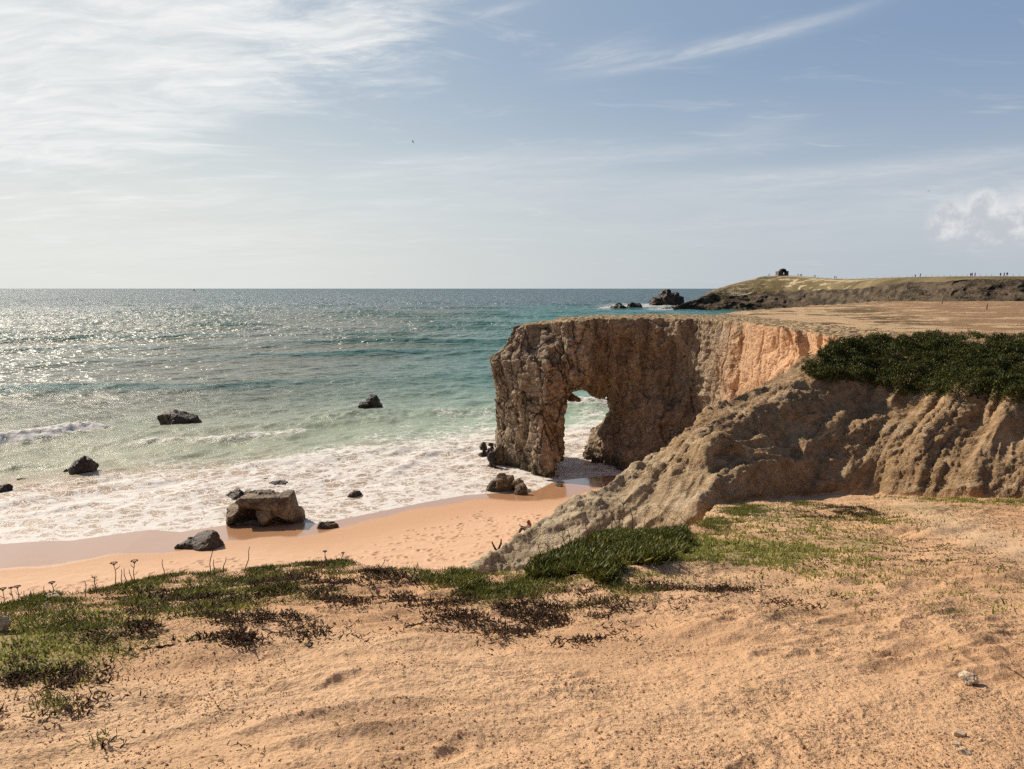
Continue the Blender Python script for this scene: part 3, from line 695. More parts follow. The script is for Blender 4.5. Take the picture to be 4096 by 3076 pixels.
# dark scoop high in the cove wall and a hollow under it
f = f-1.5*np.exp(-((y-54)/1.7)**2-((z-12.3)/1.6)**2)*sst(x, 24, 19)-.9*np.exp(-((y-56.5)/1.0)**2-((z-8.3)/.8)**2)*sst(x, 22, 18)
F[band] = f
F = np.minimum(F, (top2+.10*fbm(X2*1.2, Y2*1.2, o=3))[:, :, None]-gz[None, None, :])
V, Q = surface_nets(F, (ox, oy, oz), h)
cen = V[Q].mean(1)
keep = (cen[:, 0] < 23.9) & (cen[:, 1] < 80) & (cen[:, 1] > 40.3) & (cen[:, 2] > -1.0)
Q = Q[keep]; cen = cen[keep]
isarch = cen[:, 0] < (9.6-.25*np.maximum(7-cen[:, 2], 0)*.0)
def submesh(V, Q, m):
    q_ = Q[m]; u_, inv = np.unique(q_, return_inverse=True); return V[u_], inv.reshape(-1, 4), u_
def m_rock(name, kind):
    m, g_, out = new_mat(name); p = pos(g_); px_, py_, pz_ = g_.sep(p)
    w1 = g_.vm('ADD', p, g_.vm('SCALE', g_.vm('SUBTRACT', g_.noise(p, .6, 3, .5, 0, True), (.5, .5, .5)), sc=1.3))
    pr_ = g_.map(w1, (1, 1, .55), (0, R(16), 0))
    ed = g_.vor(g_.map(w1, (1, 1, .32), (0, R(22), 0)), .62, 'DISTANCE_TO_EDGE'); ed2 = g_.vor(g_.map(w1, (1, 1, 1.7), (0, R(14), 0)), 1.5, 'DISTANCE_TO_EDGE')
    n1 = g_.noise(p, .5, 5, .6); n2 = g_.noise(p, 3.2, 6, .65); n3 = g_.noise(p, 17, 4, .7)
    lay_ = g_.noise(g_.map(w1, (.5, .5, 6.0), (0, R(16), 0)), 1.2, 4, .6)
    oran = g_.mr(g_.add(g_.sub(px_, g_.mul(py_, .55)), g_.mul(g_.sub(n1, .5), 8)), -20.5, -13)
    a_ = g_.mix(g_.mr(n2, .3, .7), (.185, .137, .094), (.44, .345, .24))
    a_ = g_.mix(g_.mr(n1, .45, .7, 0, .7), a_, (.26, .185, .122))
    vs_ = g_.noise(g_.map(w1, (1.1, 1.1, .14)), 1.0, 5, .65); a_ = g_.mix(g_.mr(vs_, .5, .66, 0, .6), a_, (.085, .058, .038)); a_ = g_.mix(g_.mr(vs_, .46, .34, 0, .5), a_, (.56, .44, .31))
    b_ = g_.mix(g_.mr(n2, .3, .7), (.50, .29, .165), (.66, .43, .26))
    col = g_.mix(oran, a_, b_) if kind else a_
    col = g_.mix(g_.mr(lay_, .58, .72, 0, .35), col, (.13, .085, .05))
    crack = g_.mul(g_.m('MAXIMUM', g_.mr(ed, .05, .008), g_.mul(g_.mr(ed2, .055, .0), .7)), g_.mul(g_.mr(g_.noise(p, .9, 3), .30, .5), g_.mr(px_, 9.0, 6.0, .22, 1.0)))
    ck = g_.mul(crack, g_.mr(oran, 0, 1, .9, .2)) if kind else g_.mul(crack, .7)
    col = g_.mix(ck, col, (.05, .032, .02))
    wetz = g_.mr(g_.add(pz_, g_.mul(g_.sub(n2, .5), 1.6)), 1.5, .3)
    col = g_.mix(g_.mul(wetz, .75), col, (.045, .042, .022))
    topg = g_.mul(g_.mr(pz_, 12.6, 13.4), g_.mr(g_.sep(g_.n('ShaderNodeNewGeometry').outputs['Normal'])[2], .5, .85))
    tcol = g_.mix(g_.mr(n2, .42, .58), (.52, .37, .22), (.20, .14, .065))
    col = g_.mix(topg, col, tcol)
    hgt = g_.add(g_.mul(g_.m('MINIMUM', ed, .10), .9), g_.add(g_.mul(g_.m('MINIMUM', ed2, .08), .45), g_.add(g_.mul(n2, .06), g_.add(g_.mul(n3, .02), g_.mul(lay_, .12)))))
    return finish(m, g_, out, col, .88, None, 1.0, disp=g_.mul(g_.sub(hgt, .16), .62), spec=.2)
ROCKM = m_rock('arch_rock', True)
va, qa, _ = submesh(V, Q, isarch)
arch = mesh_np('rock_arch', va, [qa], ROCKM, smooth=False)
tag(arch, 'tall tan jointed rock arch standing in the surf with an opening to the sea', 'rock arch')
vc, qc, _ = submesh(V, Q, ~isarch)
cliff = mesh_np('cliff', vc, [qc], ROCKM, smooth=False)
tag(cliff, 'orange and brown cove cliff joining the arch to the plateau', 'cliff', kind='structure')
#@@OBJECTS
# ------------------------------------------------------------------ far headland
hd = [(674, 310.5, 584, 310.6, 583.8, 583.5), (684, 303, 590, 306, 586, 582), (690, 301, 593, 305, 587, 581), (696, 299, 596, 303.5, 588, 580), (702, 296.6, 599, 302, 589, 579),
      (711, 291, 602, 300.5, 590, 578), (720, 287.6, 604, 299.5, 589, 576), (738, 282.6, 607, 298.5, 585, 572), (749, 280, 609, 298, 582, 569), (760, 277, 610, 297, 578, 564),
      (767, 275.8, 611, 296, 575, 560), (790, 275.6, 600, 294.5, 560, 545), (801, 276.2, 590, 293.5, 545, 530), (825, 278.2, 565, 292.5, 515, 500), (850, 279, 530, 291.5, 470, 455),
      (871, 278.3, 500, 289.5, 430, 415), (891, 277.6, 470, 286, 405, 390), (911, 277, 440, 285.2, 380, 365), (957, 276.3, 390, 283, 350, 335), (1024, 276.2, 350, 280.5, 325, 308), (1400, 275, 310, 279, 290, 270)]
hK = np.array([K(a[0], a[1]) for a in hd]); hz = lambda i, j: np.array([CAMZ-float(T(a[i]))*a[j] for a in hd])
hk = np.concatenate([np.arange(hK[0], .69, .0008), np.arange(.69, 1.12, .004)]); hs = np.concatenate([np.linspace(0, 1, 60), np.linspace(1, 2, 70)[1:], np.linspace(2, 3.2, 12)[1:]])
HK, HS = np.meshgrid(hk, hs)
Yc, Ym, Yf = (np.interp(HK, hK, [a[i] for a in hd]) for i in (2, 4, 5))
Zc, Zm = np.interp(HK, hK, hz(1, 2)), np.interp(HK, hK, hz(3, 4))
t0 = np.clip(HS, 0, 1); t1 = np.clip(HS-1, 0, 1); t2 = np.clip(HS-2, 0, 9)
HY = Yf+(Ym-Yf)*t0+(Yc-Ym)*t1+t2*50
HZ = -1.5+(Zm+1.5)*t0**.75+(Zc-Zm)*np.sin(t1*math.pi/2)**1.0-3*t2
HX = HK*HY
craggy = np.clip(sst(.67*0+HK, .42, .25)*1.0*(1-sst(HS, 1.2, 1.95))+sst(HS, 1.12, .9), 0, 1)
q = HX*.8+HZ*1.3
rg = ridged(q*.055, HY*.03, HZ*.05, 4, .6)
HZ = HZ+craggy*(1.5*rg+.8*fbm(HX*.16, HY*.16, HZ*.2, 3)-.6)*np.clip(HS*3, 0, 1)*sst(2.0-HS, 0, .35)+.25*fbm(HX*.06, HY*.06, o=3)*(HS < 2)*sst(2.0-HS, 0, .5)
HYd = HY+craggy*(3.0*ridged(HX*.07+4, HZ*.12, HY*.02, 3)+1.5*fbm(HX*.3, HZ*.35, o=2))*sst(HS, 0, .2)*sst(HS, 1.3, .8)
def m_head():
    m, g_, out = new_mat('headland'); p = pos(g_); tf = g_.attr('turf')
    n1 = g_.noise(p, .03, 5, .6); n2 = g_.noise(g_.map(p, (.5, .5, 1.4), (0, R(30), 0)), .22, 6, .65); n3 = g_.noise(p, 1.2, 4, .6)
    rock = g_.mix(g_.mr(n2, .35, .68), (.03, .023, .018), (.155, .115, .08)); rock = g_.mix(g_.mr(n3, .5, .7, 0, .4), rock, (.38, .30, .21))
    gr = g_.mix(g_.mr(n1, .35, .65), (.13, .10, .045), (.27, .21, .115)); gr = g_.mix(g_.mr(n3, .4, .7, 0, .4), gr, (.10, .09, .04))
    gr = g_.mix(g_.mul(g_.mr(g_.noise(g_.map(p, (.02, .12, .5)), 1.0, 4), .54, .62), g_.attr('sandy')), gr, (.58, .46, .30))
    gr = g_.mix(g_.attr('path'), gr, (.62, .50, .34))
    col = g_.mix(g_.mr(g_.add(tf, g_.mul(g_.sub(n2, .5), .9)), .42, .58), rock, gr)
    return finish(m, g_, out, col, .95, g_.add(n2, g_.mul(n3, .4)), 1.2, spec=.1)
tf = sst(HS, .95, 1.25)*sst(HK, .22, .30)+sst(HS, 1.3, 1.8)*.6*sst(HK, .30, .27)
hpx, hpy = PROJ(HX, HY, HZ)
pth = np.exp(-((HS-(1.93-.10*sst(hpx, 880, 1020)))/.05)**2)*((hpx > 795))*sst(hpx, 795, 812)*.9+np.exp(-((HS-1.70-.1*np.sin(hpx*.05))/.035)**2)*sst(hpx, 772, 790)*sst(hpx, 900, 850)
headl = mesh_np('headland', np.stack([HX, HYd, HZ], -1).reshape(-1, 3), [grid_faces(*HZ.shape)], m_head(),
                attrs={'turf': np.clip(tf, 0, 1), 'sandy': sst(hpx, 900, 800)*.9, 'path': np.clip(pth, 0, 1)})
tag(headl, 'distant rocky headland with grassy top running out into the sea', 'headland', kind='structure')
def head_at(px, s_):
    k = float(K(px, 277)); r_ = np.interp(s_, hs, np.arange(len(hs))); c_ = np.interp(k, hk, np.arange(len(hk)))
    r0, c0 = int(r_), int(c_); return HX[r0, c0], HY[r0, c0], HZ[r0, c0]

# ------------------------------------------------------------------ rocks
def m_stone(name, dark, light, scale=1.0, wet=0.0, rough=.8):
    m, g_, out = new_mat(name); p = g_.n('ShaderNodeTexCoord').outputs['Object']
    n1 = g_.noise(p, 1.1*scale, 5, .6); n2 = g_.noise(p, 5*scale, 5, .65); n3 = g_.noise(p, 24*scale, 3, .6)
    ed = g_.vor(g_.map(p, (1, 1, 1.6), (.3, .2, 0)), 1.3*scale, 'DISTANCE_TO_EDGE')
    col = g_.mix(g_.mr(g_.add(g_.mul(n1, .6), g_.mul(n2, .5)), .42, .7), dark, light)
    col = g_.mix(g_.mr(ed, .035, 0, 0, .6), col, tuple(c*.3 for c in dark))
    z = g_.sep(pos(g_))[2]
    if wet: col = g_.mix(g_.mul(g_.mr(z, wet+.35, wet), .7), col, (.035, .03, .02))
    hgt = g_.add(g_.mul(g_.m('MINIMUM', ed, .06), .8), g_.add(g_.mul(n2, .16), g_.mul(n3, .04)))
    return finish(m, g_, out, col, rough, hgt, .5/scale, spec=.4)
def rock_field(lumps, seed, n=46, planes=12, amp=.10, carve=()):
    boxy = n >= 64
    """lumps: (cx,cy,cz, rx,ry,rz, rot) in metres"""
    A = np.array([[l[0]-l[3]*1.15-.05, l[1]-l[4]*1.15-.05, l[2]-l[5]*1.15-.05, l[0]+l[3]*1.15+.05, l[1]+l[4]*1.15+.05, l[2]+l[5]*1.15+.05] for l in lumps])
    lo, hi = A[:, :3].min(0), A[:, 3:].max(0); h_ = (hi-lo).max()/n
    lo = lo-h_*2; hi = hi+h_*2
    X, Y_, Z_ = np.meshgrid(*[np.arange(lo[i], hi[i], h_) for i in range(3)], indexing='ij')
    f = np.full(X.shape, -1e3); rr = np.random.default_rng(seed)
    for (cx, cy, cz, rx, ry, rz, ro) in lumps:
        c_, s_ = math.cos(ro), math.sin(ro)
        x_ = ((X-cx)*c_+(Y_-cy)*s_)/rx; y_ = (-(X-cx)*s_+(Y_-cy)*c_)/ry; z_ = (Z_-cz)/rz
        d = rr.normal(size=(planes, 3)); d /= np.linalg.norm(d, axis=1)[:, None]
        g1 = np.full(X.shape, 1e3)
        if boxy: d = np.concatenate([d, [[0, 0, 1.], [.97, .1, .2], [-.97, .2, .1], [.1, -.97, .2]]])
        for v in d: g1 = np.minimum(g1, rr.uniform(.58, .84)-(v[0]*x_+v[1]*y_+v[2]*z_))
        g1 = np.minimum(g1, 1.12-np.sqrt(x_**2+y_**2+z_**2))
        f = np.maximum(f, g1*min(rx, ry, rz))
    m_ = min(l[5] for l in lumps); sc = 1.0/max(m_, .05)
    cd1, cd2, crv = cells(X*sc*1.0+seed, Y_*sc*1.0, Z_*sc*1.4+.3*X*sc, seed)
    f = f+m_*(.16*(crv-.5)-.10*sst(cd2-cd1, .10, .0))+amp*m_*(fbm(X*sc*.9+seed, Y_*sc*.9, Z_*sc*.9, 4)+.6*ridged(X*sc*.8+Z_*sc*.5, Y_*sc*.8, Z_*sc*1.5+seed, 2))
    for (cx, cy, cz, r_x, r_y, r_z) in carve:
        f = np.minimum(f, (np.sqrt(((X-cx)/r_x)**2+((Y_-cy)/r_y)**2+((Z_-cz)/r_z)**2)-1)*min(r_x, r_z))
    return surface_nets(f.astype(np.float32), lo, h_)
DARKR = m_stone('dark_sea_rock', (.030, .021, .016), (.115, .08, .056), .9, .15, .6)
BROWNR = m_stone('brown_beach_rock', (.12, .088, .056), (.38, .28, .18), .7, .35, .75)
PALER = m_stone('pale_stone', (.52, .39, .26), (.80, .65, .48), 9, 0, .9)
def rock(name, px0, px1, yt, yb, lumps, seed, mat, label, cat='rock', group=None, base=None, depth=.7, amp=.1, carve=(), n=46, **kw):
    """lumps in units: x -.5...5 of width, y 0..1 of depth, z 0..1 of height"""
    Yf = (CAMZ-.1)/float(T(yb))
    if base is None:
        for _ in range(6):
            zb = max(SEA, beach_at(float(K((px0+px1)/2, yb))*Yf, Yf)); Yf = (CAMZ-zb)/float(T(yb))
    elif base == 'land':
        Yf = ray_land((px0+px1)/2, yb)[1]; zb = ray_land((px0+px1)/2, yb)[2]
    else: zb = base; Yf = (CAMZ-zb)/float(T(yb))
    wd = float(K(px1, yb)-K(px0, yb))*Yf; dp = wd*depth; Yc_ = Yf+dp*.45
    ht = CAMZ-float(T(yt))*(Yf+dp*.5)-zb
    ht = max(ht, wd*.12)
    L_ = [(l[0]*wd, (l[1]-.5)*dp, l[2]*ht, l[3]*wd*1.0, l[4]*dp*1.1, l[5]*ht*1.15, l[6] if len(l) > 6 else 0) for l in lumps]
    C_ = [(c_[0]*wd, (c_[1]-.5)*dp, c_[2]*ht, c_[3]*wd, c_[4]*dp, c_[5]*ht) for c_ in carve]
    V_, Q_ = rock_field(L_, seed, n, amp=amp, carve=C_)
    o = mesh_np(name, V_, [Q_], mat, attrs=None, **kw)
    o.location = (float(K((px0+px1)/2, yb))*Yc_, Yc_, zb)
    tag(o, label, cat, group)
    return o
one = [(0, .5, .25, .56, .6, .95)]
flat = [(0, .5, .15, .58, .6, 1.0)]
GS = 'dark rocks standing in the surf'
rock('sea_rock', 162, 200.5, 414, 426.3, [(-.05, .5, .1, .5, .6, 1.1), (.25, .4, .1, .30, .5, .9), (-.3, .6, .3, .2, .4, .7)], 11, DARKR, 'broad flat dark rock awash in green water, left of centre', group=GS, base=SEA)
rock('sea_rock', 357, 384.5, 399.2, 410, [(.15, .5, .1, .34, .5, 1.15), (-.2, .5, .0, .34, .5, .8)], 12, DARKR, 'wedge shaped dark rock with foam around it, farthest out', group=GS, base=SEA)
rock('sea_rock', 73, 98, 459, 475.7, [(0, .5, .35, .52, .6, .75), (.1, .5, .7, .3, .4, .35)], 13, DARKR, 'squarish dark boulder in white surf near the left side', group=GS, base=SEA)
rock('sea_rock', 62, 72.5, 469.6, 473.2, flat, 14, DARKR, 'low sliver of dark rock just left of the squarish boulder', group=GS, base=SEA)
rock('sea_rock', 16.5, 28.5, 478.5, 482.2, flat, 15, DARKR, 'small low dark rock in foam near the left edge', group=GS, base=SEA)
rock('sea_rock', -8, 12, 487.5, 496.8, one, 16, DARKR, 'dark rock cut by the left edge of the view', group=GS, base=SEA)
rock('sea_rock', 216, 230, 484.5, 488.2, flat, 17, DARKR, 'thin flat dark rock in foam left behind the big boulder', group=GS, base=SEA)
rock('sea_rock', 263, 272, 478, 483.6, one, 18, DARKR, 'small round dark rock, farthest behind the big boulder', group=GS, base=SEA)
rock('sea_rock', 270.5, 286.5, 481.8, 488.2, one, 19, DARKR, 'low dark rock in foam right behind the big boulder', group=GS, base=SEA)
rock('sea_rock', 348, 362, 492, 497.3, flat, 20, DARKR, 'half sunk dark rock alone in thick white foam', group=GS, base=SEA)
rock('sea_rock', 226, 257, 490.5, 501, [(-.1, .5, .2, .42, .5, .8), (.3, .5, .4, .3, .5, .6)], 21, DARKR, 'long dark rock leaning against the back of the big boulder', group=GS)
rock('beach_boulder', 231, 302.5, 492.5, 526.5,
     [(-.05, .50, .72, .38, .50, .34, .05), (.27, .50, .45, .25, .46, .62, -.2), (-.42, .40, .28, .13, .42, .36, .1), (.05, .18, .26, .15, .24, .32, .15), (-.1, .62, .3, .34, .36, .5, 0), (.45, .6, .15, .12, .3, .35), (-.05, .6, .98, .18, .22, .10)],
     31, BROWNR, 'big brown beach boulder with a dark hollow under its slab', 'boulder', depth=.62, amp=.07, n=84, carve=[(-.21, .0, .20, .17, .75, .36), (.2, -.05, .12, .1, .5, .2)])
rock('beach_rock', 180.6, 225, 533, 549.2, [(.10, .5, .05, .48, .6, .95, .12), (-.25, .45, -.05, .36, .45, .55, .12)], 32, DARKR, 'long smooth whale backed rock lying on wet sand', depth=.5, amp=.02, n=50)
rock('beach_rock', 318, 336.6, 521.5, 528.8, [(.02, .5, .05, .5, .6, .95)], 33, BROWNR, 'small pointed dark rock on sand by the foam edge', depth=.6, amp=.05)
rock('beach_boulder', 486, 525, 475, 492.5, [(.02, .6, .25, .36, .5, .85, .3), (-.36, .5, .1, .18, .4, .45), (.34, .5, .2, .2, .4, .55, -.2)], 34, BROWNR, 'jagged brown boulder at the water edge before the arch', 'boulder', depth=.6, amp=.12, n=64)
rock('beach_rock', 512, 528, 485, 495, [(0, .5, .3, .5, .5, .75, -.3)], 35, BROWNR, 'block of brown rock resting in front of the jagged boulder', depth=.7)
rock('beach_rock', 556, 563, 483.8, 486.6, one, 36, DARKR, 'tiny dark rock alone on wet sand near the arch foot', depth=.8)
GA = 'broken rocks round the arch foot'
rock('foot_rock', 479.5, 487, 446, 453, one, 41, DARKR, 'upper of two small dark rocks off the arch foot, seaward side', group=GA, base=SEA)
rock('foot_rock', 480, 487.5, 451.5, 458.8, one, 42, DARKR, 'lower of two small dark rocks off the arch foot, seaward side', group=GA, base=SEA)
rock('foot_rock', 486, 495, 441, 461.5, [(.1, .5, .3, .62, .9, .85)], 43, DARKR, 'tall dark slab standing against the left side of the arch', group=GA, base=SEA, amp=.03, n=66)
rock('foot_rock', 491.5, 503, 446, 466, [(0, .5, .3, .7, .9, .85)], 44, BROWNR, 'brown slab wedged between the dark slab and the arch', group=GA, base=SEA, amp=.03, n=66)
rock('foot_rock', 488.5, 497, 457, 468.5, one, 45, DARKR, 'squat dark block in foam before the standing slabs', group=GA, base=SEA)
rock('foot_rock', 590, 600, 457.6, 464, [(-.2, .5, .3, .3, .5, .7), (.25, .5, .3, .3, .5, .6)], 46, DARKR, 'dark rubble under the right side of the arch opening', group=GA, base=SEA)
rock('sea_stack', 648.5, 684, 290.4, 305.6, [(-.28, .5, .2, .26, .5, .40), (-.05, .5, .45, .22, .5, .62), (.02, .5, .7, .10, .4, .38), (.18, .5, .35, .22, .5, .52), (.38, .5, .25, .14, .4, .42)], 51, DARKR, 'jagged pointed sea stack beside the tip of the headland', 'sea stack', base=0.0, amp=.16, n=70)
rock('sea_stack', 626, 642.5, 302, 309.2, [(0, .5, .2, .5, .5, .8)], 52, DARKR, 'low domed dark islet in white water, right one of a pair', 'sea stack', base=0.0, amp=.14, group='low islets in white water')
rock('sea_stack', 610, 627, 303.5, 309.4, [(.15, .5, .2, .35, .5, .8), (-.25, .5, .1, .3, .5, .5)], 53, DARKR, 'low ragged dark islet in white water, left one of a pair', 'sea stack', base=0.0, amp=.16, group='low islets in white water')
rock('sea_stack', 664, 683, 305, 309.5, [(.1, .5, .2, .45, .5, .7), (-.3, .5, 0, .3, .5, .5)], 54, DARKR, 'flat wet skerry between the sea stack and the headland', 'sea stack', base=0.0, amp=.16)

# ------------------------------------------------------------------ finding the ground under a picture point
_Ym = np.arange(2.0, 60, .01)
def ray_land(px, py):
    k, t = float(K(px, py)), float(T(py))
    zr = CAMZ-t*_Ym; zl = land_at(k*_Ym, _Ym)
    hit = (zl >= zr) & (_Ym < 30); i = int(np.argmax(hit)) if hit.any() else int(np.searchsorted(_Ym, np.interp(k, eK, eY))); Y = _Ym[i]
    return (k*Y, Y, float(zl[i]))
GST = 'small pale stones on the sand'
rock('stone', 957, 978, 672.5, 685.5, [(0, .5, .52, .52, .6, .55, 0), (.12, .4, .3, .36, .5, .4)], 61, PALER, 'largest pale stone on the foreground sand with a sharp shadow', 'stone', base='land', depth=.75, amp=.08, group=GST)
rock('stone', 953, 965.5, 731, 737.5, flat, 62, PALER, 'flat pale stone below the largest one, upper in its cluster', 'stone', base='land', group=GST)
rock('stone', 952, 961, 741.5, 745.8, flat, 63, PALER, 'flat pale stone in the middle of the small cluster', 'stone', base='land', group=GST)
rock('stone', 956, 969.5, 749, 755, flat, 64, PALER, 'long flat stone lowest in the small cluster', 'stone', base='land', group=GST)
rock('stone', 941.5, 945.5, 731.5, 735, one, 65, PALER, 'tiny white pebble left of the flat stone cluster', 'stone', base='land', group=GST)
rock('stone', 977.5, 983, 738.5, 742, one, 66, PALER, 'tiny brown pebble right of the flat stone cluster', 'stone', base='land', group=GST)
rock('stone', -7, 9.5, 617, 633, [(0, .5, .4, .5, .6, .55, .2)], 67, PALER, 'grey tan slab lying in the ice plant at the left edge', 'stone', base='land', amp=.06, group=GST)
rock('stone', 47, 59.5, 592, 599.5, [(0, .5, .4, .52, .6, .6)], 68, PALER, 'pale stone on the left crest among the green leaves', 'stone', base='land', group=GST)
rock('stone', 108, 113, 746.5, 751, one, 69, PALER, 'small pale stone near the bottom left beside dark plants', 'stone', base='land', group=GST)
rock('stone', 1.5+690, 695.5, 745, 748, one, 70, PALER, 'small pebble alone on the sand at bottom centre right', 'stone', base='land', group=GST)

# ------------------------------------------------------------------ plants
def leaves(P0, d, L_, Wd, bend, tint):
    """tapering three-sided leaves: base ring, middle ring, tip"""
    n = len(P0); up = np.array([0, 0, 1.])
    s_ = np.cross(d, up)+1e-4; s_ /= np.linalg.norm(s_, axis=1)[:, None]; u_ = np.cross(s_, d)
    V = np.empty((n, 7, 3)); 
    for i, (a, wi) in enumerate(((0, .8), (.45, 1.0))):
        c_ = P0+d*(L_*a)[:, None]+(u_*(bend*a*a)[:, None])*L_[:, None]
        for j in range(3):
            an = 2*math.pi*j/3+.5
            V[:, i*3+j] = c_+(s_*math.cos(an)+u_*math.sin(an))*(Wd*wi*.5)[:, None]
    V[:, 6] = P0+d*L_[:, None]+u_*(bend*L_)[:, None]
    b = (np.arange(n)*7)[:, None]
    q_ = np.concatenate([b+np.array([[j, (j+1) % 3, 3+(j+1) % 3, 3+j]]) for j in range(3)])
    t_ = np.concatenate([b+np.array([[3+j, 3+(j+1) % 3, 6]]) for j in range(3)])
    return V.reshape(-1, 3), q_, t_, np.repeat(tint, 7)
def blades(P0, d, L_, Wd, bend, tint):
    n = len(P0); up = np.array([0, 0, 1.])
    s_ = np.cross(d, up)+rng.normal(size=(n, 3))*.2; s_ /= np.linalg.norm(s_, axis=1)[:, None]
    V = np.empty((n, 5, 3)); hd_ = d.copy(); hd_[:, 2] = 0
    m_ = P0+d*(L_*.5)[:, None]
    V[:, 0] = P0-s_*(Wd*.5)[:, None]; V[:, 1] = P0+s_*(Wd*.5)[:, None]
    V[:, 2] = m_+s_*(Wd*.45)[:, None]; V[:, 3] = m_-s_*(Wd*.45)[:, None]
    V[:, 4] = P0+d*L_[:, None]+hd_*(bend*L_)[:, None]-np.array([0, 0, 1.])*(bend*L_*.4)[:, None]
    b = (np.arange(n)*5)[:, None]
    return V.reshape(-1, 3), b+np.array([[0, 1, 2, 3]]), b+np.array([[3, 2, 4]]), np.repeat(tint, 5)
def m_leaf(name, cols, rough=.55, trans=.0):
    m, g_, out = new_mat(name); t = g_.attr('tint')
    rp = g_.n('ShaderNodeValToRGB', {0: t}); e = rp.color_ramp.elements
    while len(e) < len(cols): e.new(.5)
    for i, c_ in enumerate(cols): e[i].position = i/(len(cols)-1); e[i].color = tuple(c_)+(1,)
    finish(m, g_, out, rp.outputs[0], rough, spec=.35)
    pb = [n_ for n_ in m.node_tree.nodes if n_.type == 'BSDF_PRINCIPLED'][0]
    tl = g_.n('ShaderNodeBsdfTranslucent', {'Color': rp.outputs[0]}); mx = g_.n('ShaderNodeMixShader', {0: .5, 1: pb.outputs[0], 2: tl.outputs[0]})
    g_.nt.links.new(mx.outputs[0], out.inputs[0]); return m
def build(kind, P0, d, L_, Wd, bend, tint, name, mat, **k):
    V, q_, t_, ti = kind(P0, d, L_, Wd, bend, tint)
    return mesh_np(name, V, [q_, t_], mat, smooth=False, attrs={'tint': ti}, **k)
def scatter(n, x0, x1, y0, y1, dens, noisy=(1.1, .5), over_lim=.9, jit=.0):
    """plan points kept with a probability given in picture terms, with clumping"""
    y = rng.uniform(y0, y1, n)**1.0; x = rng.uniform(x0, x1, n); z = land_at(x, y)
    px, py = PROJ(x, y, z); pr_ = dens(px, py)
    nn = fbm(x*noisy[0], y*noisy[0], o=3)
    pr_ = pr_*np.clip(.68+nn*noisy[1]*2.6, 0, 1.6)
    Ye = np.interp(x/y, eK, eY)
    ok = (rng.random(n) < pr_) & (px > -60) & (px < 1110) & (y < Ye+over_lim)
    return x[ok], y[ok], z[ok], px[ok], py[ok]
def rad_dir(n, lo=20, hi=80):
    a = rng.uniform(0, 2*math.pi, n); e_ = np.radians(rng.uniform(lo, hi, n))
    return np.stack([np.cos(a)*np.cos(e_), np.sin(a)*np.cos(e_), np.sin(e_)], 1)
cx_ = [-80, 0, 47, 108, 144, 183, 212, 254, 288, 322, 347, 375, 420, 467, 1200]; cy_ = [620, 603, 593, 585, 575, 567, 567, 567, 562, 561, 562, 568, 573, 573, 573]
crest_y = lambda px: np.interp(px, cx_, cy_)
def blob(px, py, L_):
    d = np.zeros_like(px)
    for (a, b, c_, e_, h_) in L_: d = np.maximum(d, h_*np.exp(-((px-a)/c_)**2-((py-b)/e_)**2))
    return d
spurpoly = [(530, 580), (548, 556), (562, 549), (604, 532), (630, 526), (684, 531), (692, 549), (664, 566), (622, 569), (613, 583), (600, 588), (579, 577), (533, 584)]
def d_green(px, py):
    dy = py-crest_y(px)
    a = sst(dy, np.interp(px, [0, 100, 200, 290, 300], [26, 18, 14, 8, 7]), 3)*sst(px, 300, 270)*1.0
    a = np.maximum(a, blob(px, py, [(340, 565, 12, 6, .7), (302, 566, 12, 6, .9), (160, 600, 90, 14, .5), (60, 630, 70, 26, .55), (270, 585, 60, 14, .35),
                                   (445, 578, 30, 8, 1.0), (500, 590, 45, 9, 1.0), (470, 584, 35, 9, .9), (540, 600, 40, 10, .35), (590, 590, 60, 12, .28), (25, 676, 20, 10, .9), (56, 698, 22, 10, 1.1),
                                   (98, 744, 8, 5, .5), (660, 566, 40, 6, .5), (745, 512, 16, 5, .7), (720, 525, 16, 5, .7), (798, 500, 12, 4, .7)]))
    return np.maximum(a, inpoly(px, py, spurpoly)*1.0)
x, y, z, px, py = scatter(1000000, -14, 12, 3.2, 24, d_green, (1.3, .9))
inside = inpoly(px, py, spurpoly)
rep_ = 4
P0 = np.repeat(np.stack([x, y, z-.01], 1), rep_, 0); n = len(P0)
P0[:, :2] += rng.normal(size=(n, 2))*.035; d = rad_dir(n, 8, 70)
ins4 = np.repeat(inside, rep_); sz = np.where(ins4, rng.uniform(.07, .13, n), rng.uniform(.035, .07, n))
sz *= np.where(np.repeat(y, rep_) < 8, .8, 1.0)
P0[:, 2] = land_at(P0[:, 0], P0[:, 1])+np.where(ins4, rng.uniform(0, .13, n), rng.uniform(0, .03, n))
ti = np.clip(rng.normal(.42, .22, n)+.18*perlin(P0[:, 0]*1.5, P0[:, 1]*1.5)-np.where(ins4, .12, 0), 0, 1)
o = build(leaves, P0, d, sz, sz*.15, rng.uniform(-.05, .25, n), ti, 'ice_plant', m_leaf('ice_plant_leaf', [(.08, .085, .022), (.22, .235, .05), (.42, .42, .11), (.66, .60, .27)], .45))
tag(o, 'green fleshy ice plant leaves along the cliff edge', 'ice plant', kind='stuff')
print('ice', n)
